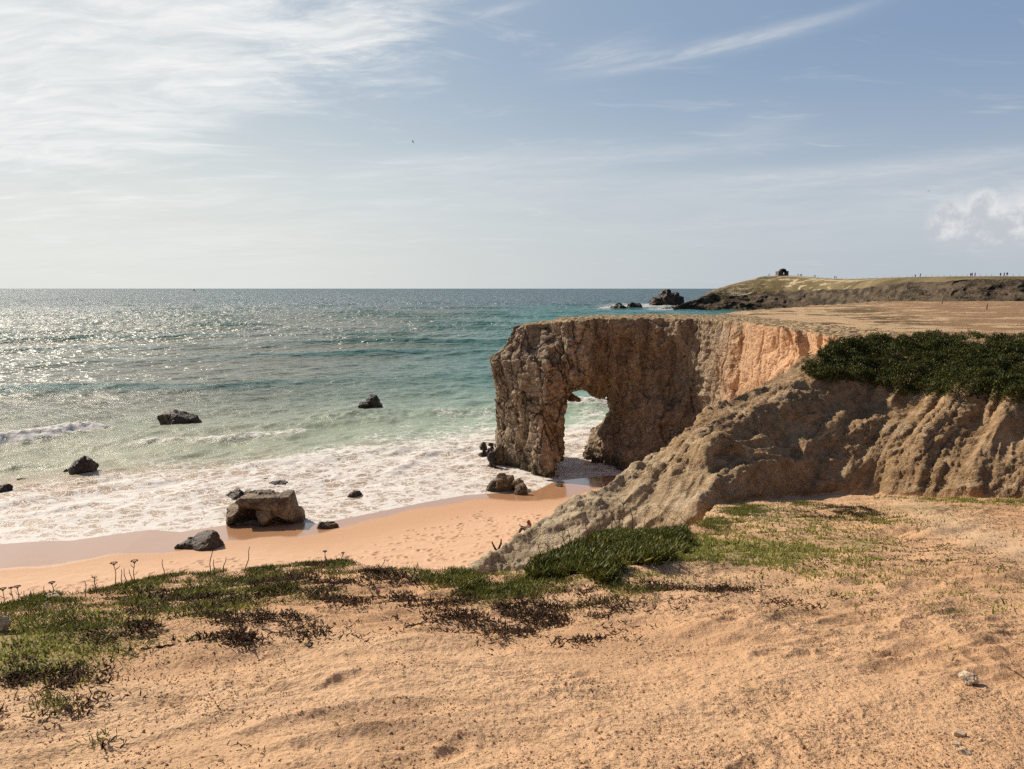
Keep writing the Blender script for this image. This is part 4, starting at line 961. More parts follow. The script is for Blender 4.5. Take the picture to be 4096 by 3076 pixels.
def d_brown(px, py):
    return blob(px, py, [(150, 626, 22, 10, 1.0), (225, 628, 26, 12, .9), (262, 618, 20, 10, .6), (240, 640, 22, 6, .9), (300, 612, 24, 14, .55), (330, 600, 40, 12, .55), (350, 585, 30, 8, .5), (60, 692, 36, 12, 1.5), (15, 682, 22, 16, 1.4), (55, 712, 18, 9, 1.5), (36, 676, 50, 8, 1.0),
                         (10, 708, 18, 8, 1.4), (100, 640, 20, 6, .7), (120, 650, 14, 6, .4), (440, 600, 40, 12, .55), (500, 612, 50, 12, .85), (450, 620, 30, 8, .9), (545, 618, 40, 10, .6), (560, 636, 40, 8, .5), (600, 612, 22, 9, .9), (520, 640, 30, 8, .6),
                         (400, 604, 14, 14, .6), (610, 600, 60, 10, .3), (190, 600, 60, 12, .5), (290, 586, 60, 12, .45), (400, 580, 40, 6, .5), (700, 600, 120, 16, .12), (110, 742, 12, 8, .7), (95, 752, 10, 5, .6), (260, 635, 60, 10, .3), (848, 513, 40, 6, .5),
                         (660, 590, 24, 6, .5), (725, 590, 20, 5, .45), (330, 565, 30, 5, .7), (375, 572, 20, 4, .7)])
x, y, z, px, py = scatter(620000, -12, 10, 2.8, 24, d_brown, (1.6, 1.3))
P0 = np.repeat(np.stack([x, y, z], 1), 3, 0); n = len(P0); P0[:, :2] += rng.normal(size=(n, 2))*.03
P0[:, 2] = land_at(P0[:, 0], P0[:, 1])+rng.uniform(-.005, .035, n)
sz = rng.uniform(.02, .06, n)
o = build(leaves, P0, rad_dir(n, -5, 55), sz, sz*.26, rng.uniform(-.4, .5, n), np.clip(rng.normal(.4, .25, n), 0, 1), 'dead_ice_plant',
          m_leaf('dead_leaf', [(.03, .02, .012), (.10, .055, .03), (.21, .12, .065), (.20, .17, .07)], .8))
tag(o, 'dead reddish brown ice plant mats on the sand', 'dead plants', kind='stuff')
print('brown', n)
def d_grass(px, py):
    a = blob(px, py, [(30, 650, 60, 26, .9), (90, 625, 60, 16, .5), (760, 556, 70, 16, .75), (820, 566, 45, 12, .55), (700, 548, 50, 14, .85), (860, 575, 60, 14, .22), (145, 597, 16, 8, .9), (190, 606, 60, 10, .35), (640, 575, 60, 10, .2), (800, 530, 90, 18, .16), (900, 590, 120, 24, .10), (880, 520, 60, 8, .2), (980, 600, 60, 40, .09)])
    b_ = np.exp(-((py-(497+(px-870)*.035))/2.6)**2)*sst(px, 860, 900)*.4
    return np.maximum(a, b_)*(1-.9*np.exp(-((py-(505+(px-900)*.38))/18)**2)*sst(px, 840, 900))
x, y, z, px, py = scatter(1300000, -12, 26, 4.5, 29, d_grass, (1.7, .9))
P0 = np.stack([x, y, z-.005], 1); n = len(P0); sz = rng.uniform(.03, .085, n)*np.where(y > 12, 1.25, 1)
o = build(blades, P0, rad_dir(n, 30, 88), sz, sz*.16+.002*y*.4, rng.uniform(0, .6, n), np.clip(rng.normal(.5, .25, n)+np.where(px < 130, .12, .05), 0, 1), 'grass',
          m_leaf('grass_blade', [(.09, .10, .02), (.20, .22, .04), (.33, .33, .08), (.50, .44, .17)], .7))
tag(o, 'short olive green grass on the sandy slope', 'grass', kind='stuff')
print('grass', n)
# dry litter and small sprigs on open sand
def d_lit(px, py):
    return np.clip(.045+.4*np.exp(-((py-600)/26)**2)*sst(px, 330, 520)+.45*np.exp(-((py-545)/40)**2)*sst(px, 640, 760)+.25*sst(py, 600, 640)*(px < 300)+.25*np.exp(-((px-960)/90)**2-((py-590)/50)**2), 0, 1)*(1-.9*np.exp(-((py-(505+(px-900)*.38))/18)**2)*sst(px, 840, 900))
x, y, z, px, py = scatter(420000, -9, 22, 2.6, 27, d_lit, (2.6, 1.3))
P0 = np.stack([x, y, z+.002], 1); n = len(P0); sz = rng.uniform(.008, .03, n)*np.where(y > 10, 1.7, 1)
o = build(leaves, P0, rad_dir(n, -8, 45), sz, sz*.26, rng.uniform(-.3, .3, n), rng.random(n), 'plant_litter',
          m_leaf('litter', [(.04, .024, .014), (.12, .07, .035), (.07, .075, .025), (.30, .20, .11)], .9))
tag(o, 'dry crumbs of leaf and stem scattered over the sand', 'litter', kind='stuff')
print('litter', n)
# gravel grains close to the camera
n = 55000; y = 2.4+rng.random(n)**1.6*9; x = rng.uniform(-.8, .8, n)*y; z = land_at(x, y)
ok = fbm(x*1.2, y*1.2, o=3)+rng.normal(size=n)*.25 > .0
x, y, z = x[ok], y[ok], z[ok]; n = len(x); r_ = np.exp(rng.normal(-5.35, .40, n))
oc = np.array([[1, 0, 0], [0, 1, 0], [-1, 0, 0], [0, -1, 0], [0, 0, .7], [0, 0, -.7]])
jv = oc[None]*(.7+.6*rng.random((n, 6, 1))); a = rng.uniform(0, 6.28, n); ca_, sa_ = np.cos(a), np.sin(a)
jx = jv[..., 0]*ca_[:, None]-jv[..., 1]*sa_[:, None]; jy = jv[..., 0]*sa_[:, None]+jv[..., 1]*ca_[:, None]
V = np.stack([jx, jy, jv[..., 2]], -1)*r_[:, None, None]+np.stack([x, y, z+r_*.3], 1)[:, None, :]
fs = np.array([[0, 1, 4], [1, 2, 4], [2, 3, 4], [3, 0, 4], [1, 0, 5], [2, 1, 5], [3, 2, 5], [0, 3, 5]])
o = mesh_np('gravel', V.reshape(-1, 3), [((np.arange(n)*6)[:, None, None]+fs[None]).reshape(-1, 3)], m_leaf('grit', [(.36, .23, .13), (.62, .41, .24), (.70, .49, .30), (.78, .62, .44)], .9), smooth=False, attrs={'tint': np.repeat(rng.random(n), 6)})
tag(o, 'coarse grains and crumbs of sand in the foreground', 'gravel', kind='stuff')
# dark scrub hanging over the bank
shp = [(831, 344), (853, 338), (878, 338), (920, 340), (954, 342), (980, 341), (1100, 338), (1100, 406), (988, 403), (954, 400), (920, 398), (903, 395), (886, 391), (861, 386), (836, 385), (811, 381), (802, 374), (807, 366), (829, 352)]
n0 = 1300000
x = rng.uniform(9, 34, n0); y = rng.uniform(26, 41.5, n0); z = land_at(x, y); px, py = PROJ(x, y, z)
gap = fbm(x*.55+4, y*.5, o=3)+.25*fbm(x*2.2, y*2.2, o=2)
dn = inpoly(px+5*perlin(x*1.6+3, y*1.6), py+5*perlin(x*1.2, y*1.2)+3*perlin(x*3.2, y*3.2), shp)*np.clip(.95+gap*1.5-np.where((py < 349) & (px > 965), .7, 0)+.08, 0, 1)
ok = rng.random(n0) < dn*.5
x, y, z = x[ok], y[ok], z[ok]; n = len(x)
hgt = (.10+.42*np.clip(.5+perlin(x*1.1, y*1.1)+.5*perlin(x*2.9, y*2.9), 0, 1))*rng.random(n)**.5
P0 = np.stack([x, y, z+hgt], 1)+rng.normal(size=(n, 3))*.03; sz = rng.uniform(.05, .12, n)
o = build(leaves, P0, rad_dir(n, -20, 80), sz, sz*.36, rng.uniform(-.2, .3, n), np.clip(rng.normal(.35, .22, n)+.15*perlin(x*1.5, y*1.5), 0, 1), 'scrub',
          m_leaf('scrub_leaf', [(.04, .048, .015), (.12, .135, .036), (.27, .28, .08), (.50, .46, .18)], .5))
tag(o, 'dark green creeping scrub draped over the top of the sand bank', 'scrub', kind='stuff')
print('scrub', n)

# ------------------------------------------------------------------ stalks, sticks, flower
def tube(pts, r0, r1, k=5):
    pts = np.array(pts, float); n = len(pts); V = []
    for i, p_ in enumerate(pts):
        dd = pts[min(i+1, n-1)]-pts[max(i-1, 0)]; dd /= np.linalg.norm(dd)+1e-9
        s_ = np.cross(dd, [.3, 1, .2]); s_ /= np.linalg.norm(s_)+1e-9; u_ = np.cross(dd, s_); r_ = r0+(r1-r0)*i/(n-1)
        for j in range(k):
            a = 2*math.pi*j/k; V.append(p_+(s_*math.cos(a)+u_*math.sin(a))*r_)
    F_ = [[i*k+j, i*k+(j+1) % k, (i+1)*k+(j+1) % k, (i+1)*k+j] for i in range(n-1) for j in range(k)]
    return np.array(V), np.array(F_)
def join(parts):
    V, F_, o_ = [], [], 0
    for v, f_ in parts: V.append(v); F_.append(np.asarray(f_)+o_); o_ += len(v)
    return np.concatenate(V), np.concatenate(F_)
def m_flat(name, c_, rough=.8, spec=.3, var=.0):
    m, g_, out = new_mat(name)
    if var:
        p = g_.n('ShaderNodeTexCoord').outputs['Object']; nn = g_.noise(p, var, 4)
        c_ = g_.mix(g_.mr(nn, .3, .7), tuple(v*.6 for v in c_), tuple(min(1, v*1.25) for v in c_))
    return finish(m, g_, out, c_, rough, spec=spec)
STK = m_flat('dry_stalk', (.16, .095, .055), .85, .2, 20); STD = m_flat('dark_stalk', (.07, .04, .028), .85, .2, 20); STP = m_flat('pale_stalk', (.46, .36, .22), .85, .2, 20)
def stalk(bx_, by_, tx_, ty_, umbel, label, mat=None, fork=0, group='dry stalks along the cliff edge'):
    b = ray_land(bx_, by_); Y = b[1]; tp = W(tx_, ty_, Y+random.uniform(-.1, .1))
    b = np.array(b); tp = np.array(tp); hh = np.linalg.norm(tp-b); parts = []
    mid = [b+(tp-b)*t+np.array([math.sin(t*5+bx_)*.05, math.sin(t*4+by_)*.03, 0])*hh*math.sin(t*math.pi) for t in np.linspace(0, 1, 7)]
    mid[0] = b-np.array([0, 0, .03]); r_ = max(.0035, .00050*Y)
    parts.append(tube(mid, r_*1.5, r_*.8))
    for f_ in range(fork):
        i = random.randint(2, 5); p0 = np.array(mid[i]); sgn = random.choice((-1, 1))
        p1 = p0+np.array([sgn*random.uniform(.10, .22), random.uniform(-.08, .08), random.uniform(.12, .26)])*hh
        parts.append(tube([p0, (p0+p1)/2+np.array([sgn*.02, 0, -.02])*hh, p1], r_, r_*.6))
    if umbel:
        for j in range(9):
            a = 2*math.pi*j/9; d_ = np.array([math.cos(a)*.5, math.sin(a)*.5, .55])*hh*.24
            parts.append(tube([tp, tp+d_*.6+np.array([0, 0, .01]), tp+d_], r_*.7, r_*.5, 4))
            parts.append(tube([tp+d_-np.array([.008, 0, 0]), tp+d_+np.array([.008, 0, .004])], r_*1.3, r_*1.3, 4))
    V, F_ = join(parts); o = mesh_np('dry_stalk', V-b, [F_], mat or STK, smooth=True); o.location = b
    tag(o, label, 'dry stalk', group); return o
for i, a in enumerate([
    (4, 603, 3, 591.5, 1, 'forked umbel stalk at the far left edge of the crest'), (13, 601, 11, 589.5, 1, 'dry umbel stalk, left one of a close pair by the left edge'),
    (18, 601, 17.5, 589, 1, 'dry umbel stalk, right one of a close pair by the left edge'), (25, 598, 24, 590.5, 0, 'short bare stalk between the umbel pair and the pale crest stone'),
    (32, 596, 30.5, 590.5, 0, 'very short stalk left of the pale crest stone'), (44, 593, 44, 586, 0, 'short stalk just left of the pale crest stone'), (54, 594, 52, 585, 1, 'small umbel stalk right behind the pale crest stone'),
    (85.5, 588, 85, 582, 0, 'tiny stalk left of the dark leafy sprig'), (95.5, 585, 95, 575.5, 0, 'dark leafy sprig standing up from the left crest'),
    (117, 580, 114, 566, 1, 'broad umbel stalk, tallest on the left crest'), (122, 578.5, 121.5, 569.5, 0, 'bare stalk just right of the broad umbel'), (127, 577.5, 124, 568.5, 0, 'slanting bare stalk, second right of the broad umbel'),
    (131, 577, 129, 569.5, 0, 'thin stalk leaning left before the narrow umbel'), (133.5, 577, 134.5, 564, 1, 'narrow umbel stalk on the middle of the left crest'), (163.5, 571, 162.5, 559.5, 0, 'single hooked stalk right of the narrow umbel'),
    (210.5, 567.5, 212.5, 543, 0, 'tallest bare stalk standing against the beach'), (214.5, 567.5, 213.6, 559.5, 0, 'short twig at the foot of the tallest bare stalk'), (223, 568, 226, 557, 0, 'thin slanting stalk right of the tallest one'),
    (244, 565, 249.5, 547, 0, 'curved dark stalk right of the tallest bare stalk'), (327, 562, 325, 553, 1, 'small dry flower head on the middle crest, left one'), (341, 562, 343, 554, 1, 'small dry flower head on the middle crest, right one'),
    (380, 572, 385, 559, 0, 'forked twig in the dip of the crest'), (413.5, 573, 418, 562.5, 0, 'short leaning twig right of the dip in the crest')]):
    dk = i in (8, 18, 22, 15)
    stalk(a[0], a[1]+1.0, a[2], a[3], a[4], a[5], STD if dk else STK, fork=(5 if i == 8 else (2 if a[4] or i in (21, 22) else 0)))
for a in [(543, 559, 537, 543, 0, 'leftmost thin black stalk before the pale spur'), (549.5, 559, 547.5, 540, 0, 'upright black stalk, second from the left before the spur'), (552.5, 557, 553, 545, 0, 'short black stalk, third from the left before the spur'),
          (567, 552, 562.5, 531, 1, 'dark branching stalk left of the big ice plant clump'), (570, 551, 568, 530, 0, 'dark upright stalk beside the branching one'), (590, 541, 585, 524, 0, 'thin stalk rising over the left part of the clump'),
          (613, 533, 611.5, 514, 1, 'branched stalk left of the tallest stalk over the clump'), (618, 537, 623.5, 505, 1, 'tallest stalk over the big ice plant clump'), (633, 530, 630, 508, 0, 'straight stalk right of the tallest one over the clump'),
          (643, 529, 649, 509, 1, 'stalk with a dry head above the middle of the clump'), (655, 531, 660.5, 509, 1, 'pale curving stalk with dry head, right of the middle'), (662, 533, 667, 518, 0, 'short pale stalk between the curving and the slanting ones'),
          (660, 538, 683, 511, 0, 'long pale slanting stalk on the right of the clump'), (676, 539, 689.5, 514, 0, 'rightmost pale slanting stalk of the clump'), (673, 534, 674, 523, 0, 'short upright stalk between the two slanting ones'), (601, 538, 599, 521, 0, 'thin dark stalk at the clump shoulder')]:
    stalk(*a[:6], mat=STP if a[0] > 641 else STD, fork=2, group='stalks above the big ice plant clump')
def stick(pts, r_, label, mat, group='sticks lying on the sand'):
    P_ = [np.array(ray_land(a, b))+np.array([0, 0, r_*.8]) for a, b in pts]; c_ = P_[0].copy()
    Pn = []
    for i in range(len(P_)-1):
        for t in np.linspace(0, 1, 5)[:-1]: Pn.append(P_[i]*(1-t)+P_[i+1]*t+np.array([0, 0, .006*math.sin(t*7+i)]))
    Pn.append(P_[-1]); V, F_ = tube(Pn, r_, r_*.5, 6)
    o = mesh_np('stick', V-c_, [F_], mat); o.location = c_; tag(o, label, 'stick', group)
stick([(156, 648.5), (166, 647), (175, 645)], .011, 'thick dark stick on the sand below the left mats', STD)
stick([(141, 650), (148, 649)], .010, 'stub of dark wood just left of the thick stick', STD)
stick([(186, 642.5), (192, 638), (198, 634)], .007, 'thin twig slanting up right of the thick stick', STD)
stick([(113, 647), (122, 651), (133, 656), (138, 658)], .006, 'bent thin twig left below the thick stick', STD)
stick([(1007, 668), (1015, 673), (1030, 681)], .006, 'reddish root running out of the right edge', STK)
stick([(377, 588), (390, 585.5), (408, 583)], .005, 'pale straw lying above the pink flower', STP)
stick([(370, 597), (376, 592), (384, 587)], .005, 'pale straw crossing left of the pink flower', STP)
stick([(682, 549), (694, 547), (706, 550)], .010, 'pale bent stem in the grass right of the clump', STP)
stick([(686, 555), (700, 556.5), (716, 553)], .010, 'pale curved stem lying in front of the green grass', STP)
stick([(730, 556), (740, 557), (752, 557.5)], .008, 'straight pale straw on the green grass', STP)
stick([(836, 630), (846, 637), (856, 644)], .005, 'thin pale straw on the open sand right of centre', STP)
stick([(405, 628), (425, 622), (445, 610), (452, 603)], .006, 'dark runner curving through the brown mat at centre', STD)
stick([(262, 630), (280, 634), (300, 628), (322, 616)], .007, 'long dark runner on the right of the left brown mats', STD)
f0 = ray_land(378.8, 595); fl = empty('flower', f0)
pet = []
for j in range(22):
    a = j*2.4; d_ = np.array([math.cos(a), math.sin(a), .5+.5*(j % 3)]); d_ /= np.linalg.norm(d_)
    v, q_, t_, _ = leaves(np.array([[0, 0, .03]]), d_[None], np.array([.035]), np.array([.008]), np.array([.1]), np.array([0.])); pet.append((v, np.concatenate([np.concatenate([q_[:, :3], q_[:, [0, 2, 3]]]), t_])))
V, F_ = join(pet); mesh_np('petals', V, [F_], m_flat('pink_petal', (.62, .20, .34), .6), parent=fl, smooth=False)
V, F_ = tube([(0, 0, -.02), (0, 0, .032)], .006, .009, 8); mesh_np('flower_stem', V, [F_], m_flat('flower_stem', (.10, .12, .03)), parent=fl)
tag(fl, 'single pink ice plant flower low on the sand', 'flower')

# ------------------------------------------------------------------ people, birds, boat
def capsules(cs, res=.012, k=.03):
    A = np.array([c_[0] for c_ in cs]+[c_[1] for c_ in cs]); rm = max(max(c_[2], c_[3]) for c_ in cs)+.05
    lo, hi = A.min(0)-rm, A.max(0)+rm
    X, Y_, Z_ = np.meshgrid(*[np.arange(lo[i], hi[i], res) for i in range(3)], indexing='ij'); f = None
    for (a, b, ra, rb) in cs:
        a = np.array(a, float); e_ = np.array(b, float)-a; L2 = (e_**2).sum()+1e-9
        t = np.clip(((X-a[0])*e_[0]+(Y_-a[1])*e_[1]+(Z_-a[2])*e_[2])/L2, 0, 1)
        d = ra+(rb-ra)*t-np.sqrt((X-a[0]-t*e_[0])**2+(Y_-a[1]-t*e_[1])**2+(Z_-a[2]-t*e_[2])**2)
        f = d if f is None else smax(f, d, min(k, max(ra, rb)*.8))
    return surface_nets(f.astype(np.float32), lo, res)
SKIN = m_flat('skin', (.55, .33, .23), .6)
def hand(w_, dr, side, thumb):
    """palm, five fingers"""
    w_ = np.array(w_, float); dr = np.array(dr, float); dr /= np.linalg.norm(dr); side = np.array(side, float); side /= np.linalg.norm(side)
    out = [(w_, w_+dr*.075, .022, .024), (w_+side*.018, w_+dr*.075+side*.022, .016, .016), (w_-side*.018, w_+dr*.075-side*.022, .016, .016)]
    for i, (o_, l_) in enumerate(((-.030, .060), (-.010, .075), (.010, .070), (.030, .055))):
        b = w_+dr*.08+side*o_; m_ = b+dr*l_*.55+np.array([0, 0, -.008]); out += [(b, m_, .009, .0085), (m_, m_+dr*l_*.45+np.array([0, 0, -.018]), .0085, .007)]
    t_ = w_+dr*.02+side*thumb*.028; out += [(t_, t_+side*thumb*.03+dr*.025, .011, .010), (t_+side*thumb*.03+dr*.025, t_+side*thumb*.034+dr*.052, .010, .008)]
    return out
# seated reader, facing left
wy = ray_b = None
Yw = 48.2; xw = float(K(528.0, 530))*Yw; zw = beach_at(xw, Yw)
woman = empty('person', (xw, Yw, zw), R(8))
body = [((0, 0, .13), (.03, 0, .34), .135, .11), ((.03, 0, .34), (.05, 0, .52), .11, .13), ((.05, -.15, .52), (.05, .15, .52), .06, .06), ((.04, 0, .56), (.0, 0, .68), .05, .045),
        ((-.01, 0, .76), (.0, 0, .79), .082, .092), ((-.05, 0, .71), (-.02, 0, .74), .05, .06), ((-.10, 0, .745), (-.085, 0, .765), .012, .010), ((-.01, -.088, .76), (-.01, -.094, .75), .014, .012), ((-.01, .088, .76), (-.01, .094, .75), .014, .012)]
for s_ in (-1, 1):
    body += [((-.02, .09*s_, .12), (-.38, .09*s_, .42), .088, .058), ((-.38, .09*s_, .42), (-.60, .09*s_, .08), .055, .036), ((-.60, .09*s_, .05), (-.76, .10*s_, .03), .035, .028),
             ((.05, .17*s_, .52), (-.12, .22*s_, .34), .045, .036), ((-.12, .22*s_, .34), (-.30, .14*s_, .44), .036, .024)]
    body += hand((-.30, .14*s_, .44), (-1, -.1*s_, .35), (0, 1, 0), -s_)
V, Q_ = capsules(body); mesh_np('body', V, [Q_], SKIN, parent=woman)
top_ = [((0, 0, .16), (.03, 0, .34), .15, .125), ((.03, 0, .34), (.05, 0, .52), .125, .142), ((.05, -.15, .515), (.05, .15, .515), .072, .072)]
for s_ in (-1, 1): top_ += [((.05, .17*s_, .52), (-.12, .22*s_, .34), .060, .050), ((-.12, .22*s_, .34), (-.25, .16*s_, .41), .050, .042)]
V, Q_ = capsules(top_, .015); mesh_np('shirt', V, [Q_], m_flat('olive_shirt', (.30, .28, .20), .9), parent=woman)
tr = []
for s_ in (-1, 1): tr += [((-.0, .09*s_, .12), (-.38, .09*s_, .42), .105, .074), ((-.38, .09*s_, .42), (-.57, .09*s_, .12), .070, .055)]
V, Q_ = capsules(tr, .015); mesh_np('trousers', V, [Q_], m_flat('dark_trousers', (.06, .065, .07), .9), parent=woman)
hr = [((.015, 0, .79), (.03, 0, .80), .104, .104), ((.05, 0, .76), (.12, 0, .58), .10, .105), ((.12, 0, .58), (.15, 0, .36), .10, .07), ((.02, .08, .74), (.04, .12, .52), .04, .035), ((.02, -.08, .74), (.04, -.12, .52), .04, .035)]
V, Q_ = capsules(hr, .015, .05); mesh_np('hair', V, [Q_], m_flat('red_hair', (.22, .055, .02), .5, .4, 30), parent=woman)
tag(woman, 'red haired person sitting on the beach beside the spur, reading a white book', 'person')
bkv = []
for s_ in (-1, 1):
    for i in range(5):
        t = i/4; bkv += [(-.02*s_*0-.03*math.sin(t*3)*.5, s_*t*.17, .0+.03*math.sin(t*2.2)), (-.16-.03*math.sin(t*3)*.5, s_*t*.17, .20+.03*math.sin(t*2.2))]
bkv = np.array(bkv); bf = []
for h_ in (0, 10):
    for i in range(4): bf.append([h_+2*i, h_+2*i+1, h_+2*i+3, h_+2*i+2])
nb = len(bkv); V = np.concatenate([bkv, bkv+np.array([-.02, 0, -.015])]); bf = np.array(bf)
rim = []
for h_ in (0, 10):
    rim += [[h_+2*i, h_+2*i+2, h_+2*i+2+nb, h_+2*i+nb] for i in range(4)]+[[h_+2*i+3, h_+2*i+1, h_+2*i+1+nb, h_+2*i+3+nb] for i in range(4)]+[[h_+8, h_+9, h_+9+nb, h_+8+nb]]
bo = mesh_np('book', V*1.2, [np.concatenate([bf, bf[:, ::-1]+nb, np.array(rim)])], m_flat('book_paper', (.82, .80, .82), .8)); bo.location = (xw-.42, Yw-.05, zw+.43)
tag(bo, 'open white book held on the knees of the seated reader', 'book')
# sunbather lying face down, lower legs raised
Yp = 44.3; xp = float(K(497.5, 548))*Yp; zp = beach_at(xp, Yp)
pr_ = empty('person', (xp, Yp, zp))
b2 = [((.42, .05, .13), (.75, -.10, .14), .14, .13), ((.75, -.10, .14), (1.0, -.2, .17), .13, .13), ((.98, -.36, .17), (1.04, -.06, .17), .055, .055), ((1.04, -.22, .2), (1.14, -.27, .24), .05, .05), ((1.2, -.3, .26), (1.22, -.3, .27), .095, .095),
      ((.38, .15, .13), (.04, .22, .08), .09, .065), ((.38, -.05, .13), (-.04, -.05, .08), .09, .065), ((.04, .22, .08), (.20, .26, .46), .06, .036), ((-.04, -.05, .08), (-.24, -.04, .42), .06, .036),
      ((.20, .26, .46), (.21, .27, .66), .036, .028), ((-.24, -.04, .42), (-.30, -.03, .62), .036, .028), ((1.0, -.38, .16), (1.2, -.52, .06), .045, .036), ((1.2, -.52, .06), (1.4, -.4, .04), .036, .024), ((1.04, -.06, .16), (1.28, .02, .06), .045, .036), ((1.28, .02, .06), (1.44, -.14, .04), .036, .024)]
b2 += hand((1.4, -.4, .04), (1, .4, 0), (-.4, 1, 0), 1)+hand((1.44, -.14, .04), (1, -.4, 0), (.4, 1, 0), -1)
V, Q_ = capsules(b2); mesh_np('body', V, [Q_], SKIN, parent=pr_)
t2_ = [((.42, .05, .13), (.55, 0, .14), .155, .15), ((.38, .15, .13), (.04, .22, .08), .105, .08), ((.38, -.05, .13), (-.04, -.05, .08), .105, .08), ((.04, .22, .08), (.19, .26, .44), .075, .055), ((-.04, -.05, .08), (-.22, -.04, .40), .075, .055)]
V, Q_ = capsules(t2_, .015); mesh_np('trousers', V, [Q_], m_flat('black_trousers', (.03, .03, .032), .8), parent=pr_)
for s0, s1 in (((.20, .26, .45), (.22, .27, .70)), ((-.23, -.04, .41), (-.32, -.03, .66))):
    V, Q_ = capsules([(s0, s1, .052, .040), ((s0[0]+.03, s0[1], s0[2]), s0, .045, .045)], .012); mesh_np('shoe', V, [Q_], m_flat('dark_shoe', (.06, .045, .035), .7), parent=pr_)
V, Q_ = capsules([((.6, -.02, .14), (.98, -.18, .18), .15, .15), ((.98, -.36, .18), (1.04, -.06, .18), .07, .07)], .018); mesh_np('shirt', V, [Q_], m_flat('pale_shirt', (.6, .58, .55), .9), parent=pr_)
V, Q_ = capsules([((1.2, -.3, .28), (1.21, -.3, .30), .105, .10)], .015); mesh_np('hair', V, [Q_], m_flat('dark_hair', (.03, .02, .015), .6), parent=pr_)
tag(pr_, 'person lying face down by the spur with dark lower legs raised', 'person')
u_, v_ = np.meshgrid(np.linspace(-.3, .3, 30), np.linspace(-.18, .18, 20)); zz = .09+.05*fbm(u_*6, v_*6, o=3)-.25*(u_**2+v_**2); xt = float(K(491.5, 549))*43.8
nb = u_.size; gf = grid_faces(20, 30); tv = np.stack([u_, v_, zz], -1).reshape(-1, 3)
tw = mesh_np('towel', np.concatenate([tv, tv-np.array([0, 0, .02])]), [gf[:, ::-1], gf+nb], m_flat('white_towel', (.70, .74, .80), .9)); tw.location = (xt-.05, 43.8, beach_at(xt, 43.8))
tag(tw, 'crumpled pale blue and white towel beside the lying person', 'towel')
# walkers on the headland
def walker(pose, cloth, legc):
    t = empty('person'); L_ = .16 if pose == 'walk' else .04
    bd = [((0, 0, .92), (0, 0, 1.15), .14, .13), ((0, 0, 1.15), (0, 0, 1.40), .13, .15), ((-.17, 0, 1.42), (.17, 0, 1.42), .06, .06), ((0, 0, 1.45), (0, 0, 1.55), .05, .05), ((0, 0, 1.63), (0, 0, 1.67), .095, .10)]
    for s_ in (-1, 1):
        bd += [((.09*s_, 0, .9), (.09*s_, -L_*s_, .48), .09, .06), ((.09*s_, -L_*s_, .48), (.09*s_, -L_*s_*1.4+.05, .07), .06, .04), ((.09*s_, -L_*s_*1.4+.05, .04), (.09*s_, -L_*s_*1.4-.12, .03), .04, .03)]
        if pose == 'photo': bd += [((.2*s_, 0, 1.42), (.22*s_, -.2, 1.36), .05, .04), ((.22*s_, -.2, 1.36), (.08*s_, -.25, 1.62), .04, .03)]
        else: bd += [((.2*s_, 0, 1.42), (.25*s_, .1*s_, 1.12), .05, .04), ((.25*s_, .1*s_, 1.12), (.25*s_, .02*s_-.08, .84), .04, .03)]
    V, Q_ = capsules(bd, .035, .04); mesh_np('body', V, [Q_], SKIN, parent=t)
    cl = [((0, 0, .95), (0, 0, 1.4), .17, .175), ((-.18, 0, 1.41), (.18, 0, 1.41), .085, .085)]+[((c_[0]), (c_[1]), c_[2]+.03, c_[3]+.03) for c_ in bd if c_[0][2] > 1.1 and abs(c_[0][0]) > .15]
    V, Q_ = capsules(cl, .035, .04); mesh_np('jacket', V, [Q_], cloth, parent=t)
    tr_ = [((c_[0]), (c_[1]), c_[2]+.03, c_[3]+.03) for c_ in bd if .3 < c_[0][2] < .95 and abs(c_[0][0]) > .05]
    V, Q_ = capsules(tr_, .035, .04); mesh_np('trousers', V, [Q_], legc, parent=t)
    V, Q_ = capsules([((0, .02, 1.68), (0, .02, 1.70), .105, .10)], .035); mesh_np('hair', V, [Q_], D.materials['dark_hair'], parent=t)
    return t
nav = m_flat('navy_cloth', (.035, .04, .06)); blk = m_flat('black_cloth', (.025, .025, .025)); grc = m_flat('grey_cloth', (.10, .10, .11))
bases = {'walk': walker('walk', nav, blk), 'stand': walker('stand', blk, grc), 'photo': walker('photo', grc, blk)}
used = set()
GP = 'walkers on the headland skyline'
ppl = [(768.9, 2.0, 'photo', 'lone walker standing left of the stone ruin'), (765.2, 1.62, 'stand', 'person on the slope below and left of the ruin'), (798, 1.98, 'stand', 'single person just right of the ruin'),
       (800.3, 1.98, 'walk', 'left person of the close pair right of the ruin'), (801.5, 1.97, 'stand', 'right person of the close pair right of the ruin'), (814, 1.97, 'walk', 'left person of the second pair down from the ruin'),
       (815.3, 1.96, 'stand', 'right person of the second pair down from the ruin'), (834.9, 1.97, 'walk', 'left person of the pair at the low dip of the skyline'), (836.6, 1.95, 'stand', 'right person of the pair at the low dip of the skyline'),
       (915.2, 1.97, 'stand', 'stooping figure on the middle of the long skyline'), (920.2, 1.97, 'photo', 'figure with raised arms next to the stooping one'), (970.4, 1.97, 'walk', 'leftmost of the group of three on the right skyline'),
       (971.9, 1.97, 'stand', 'middle one of the group of three on the right skyline'), (974.9, 1.97, 'walk', 'rightmost of the group of three on the right skyline'), (1000.4, 1.86, 'stand', 'leftmost of three walkers by the right edge'),
       (1004.1, 1.85, 'walk', 'middle of three walkers by the right edge'), (1006.9, 1.88, 'walk', 'rightmost of three walkers by the right edge')]
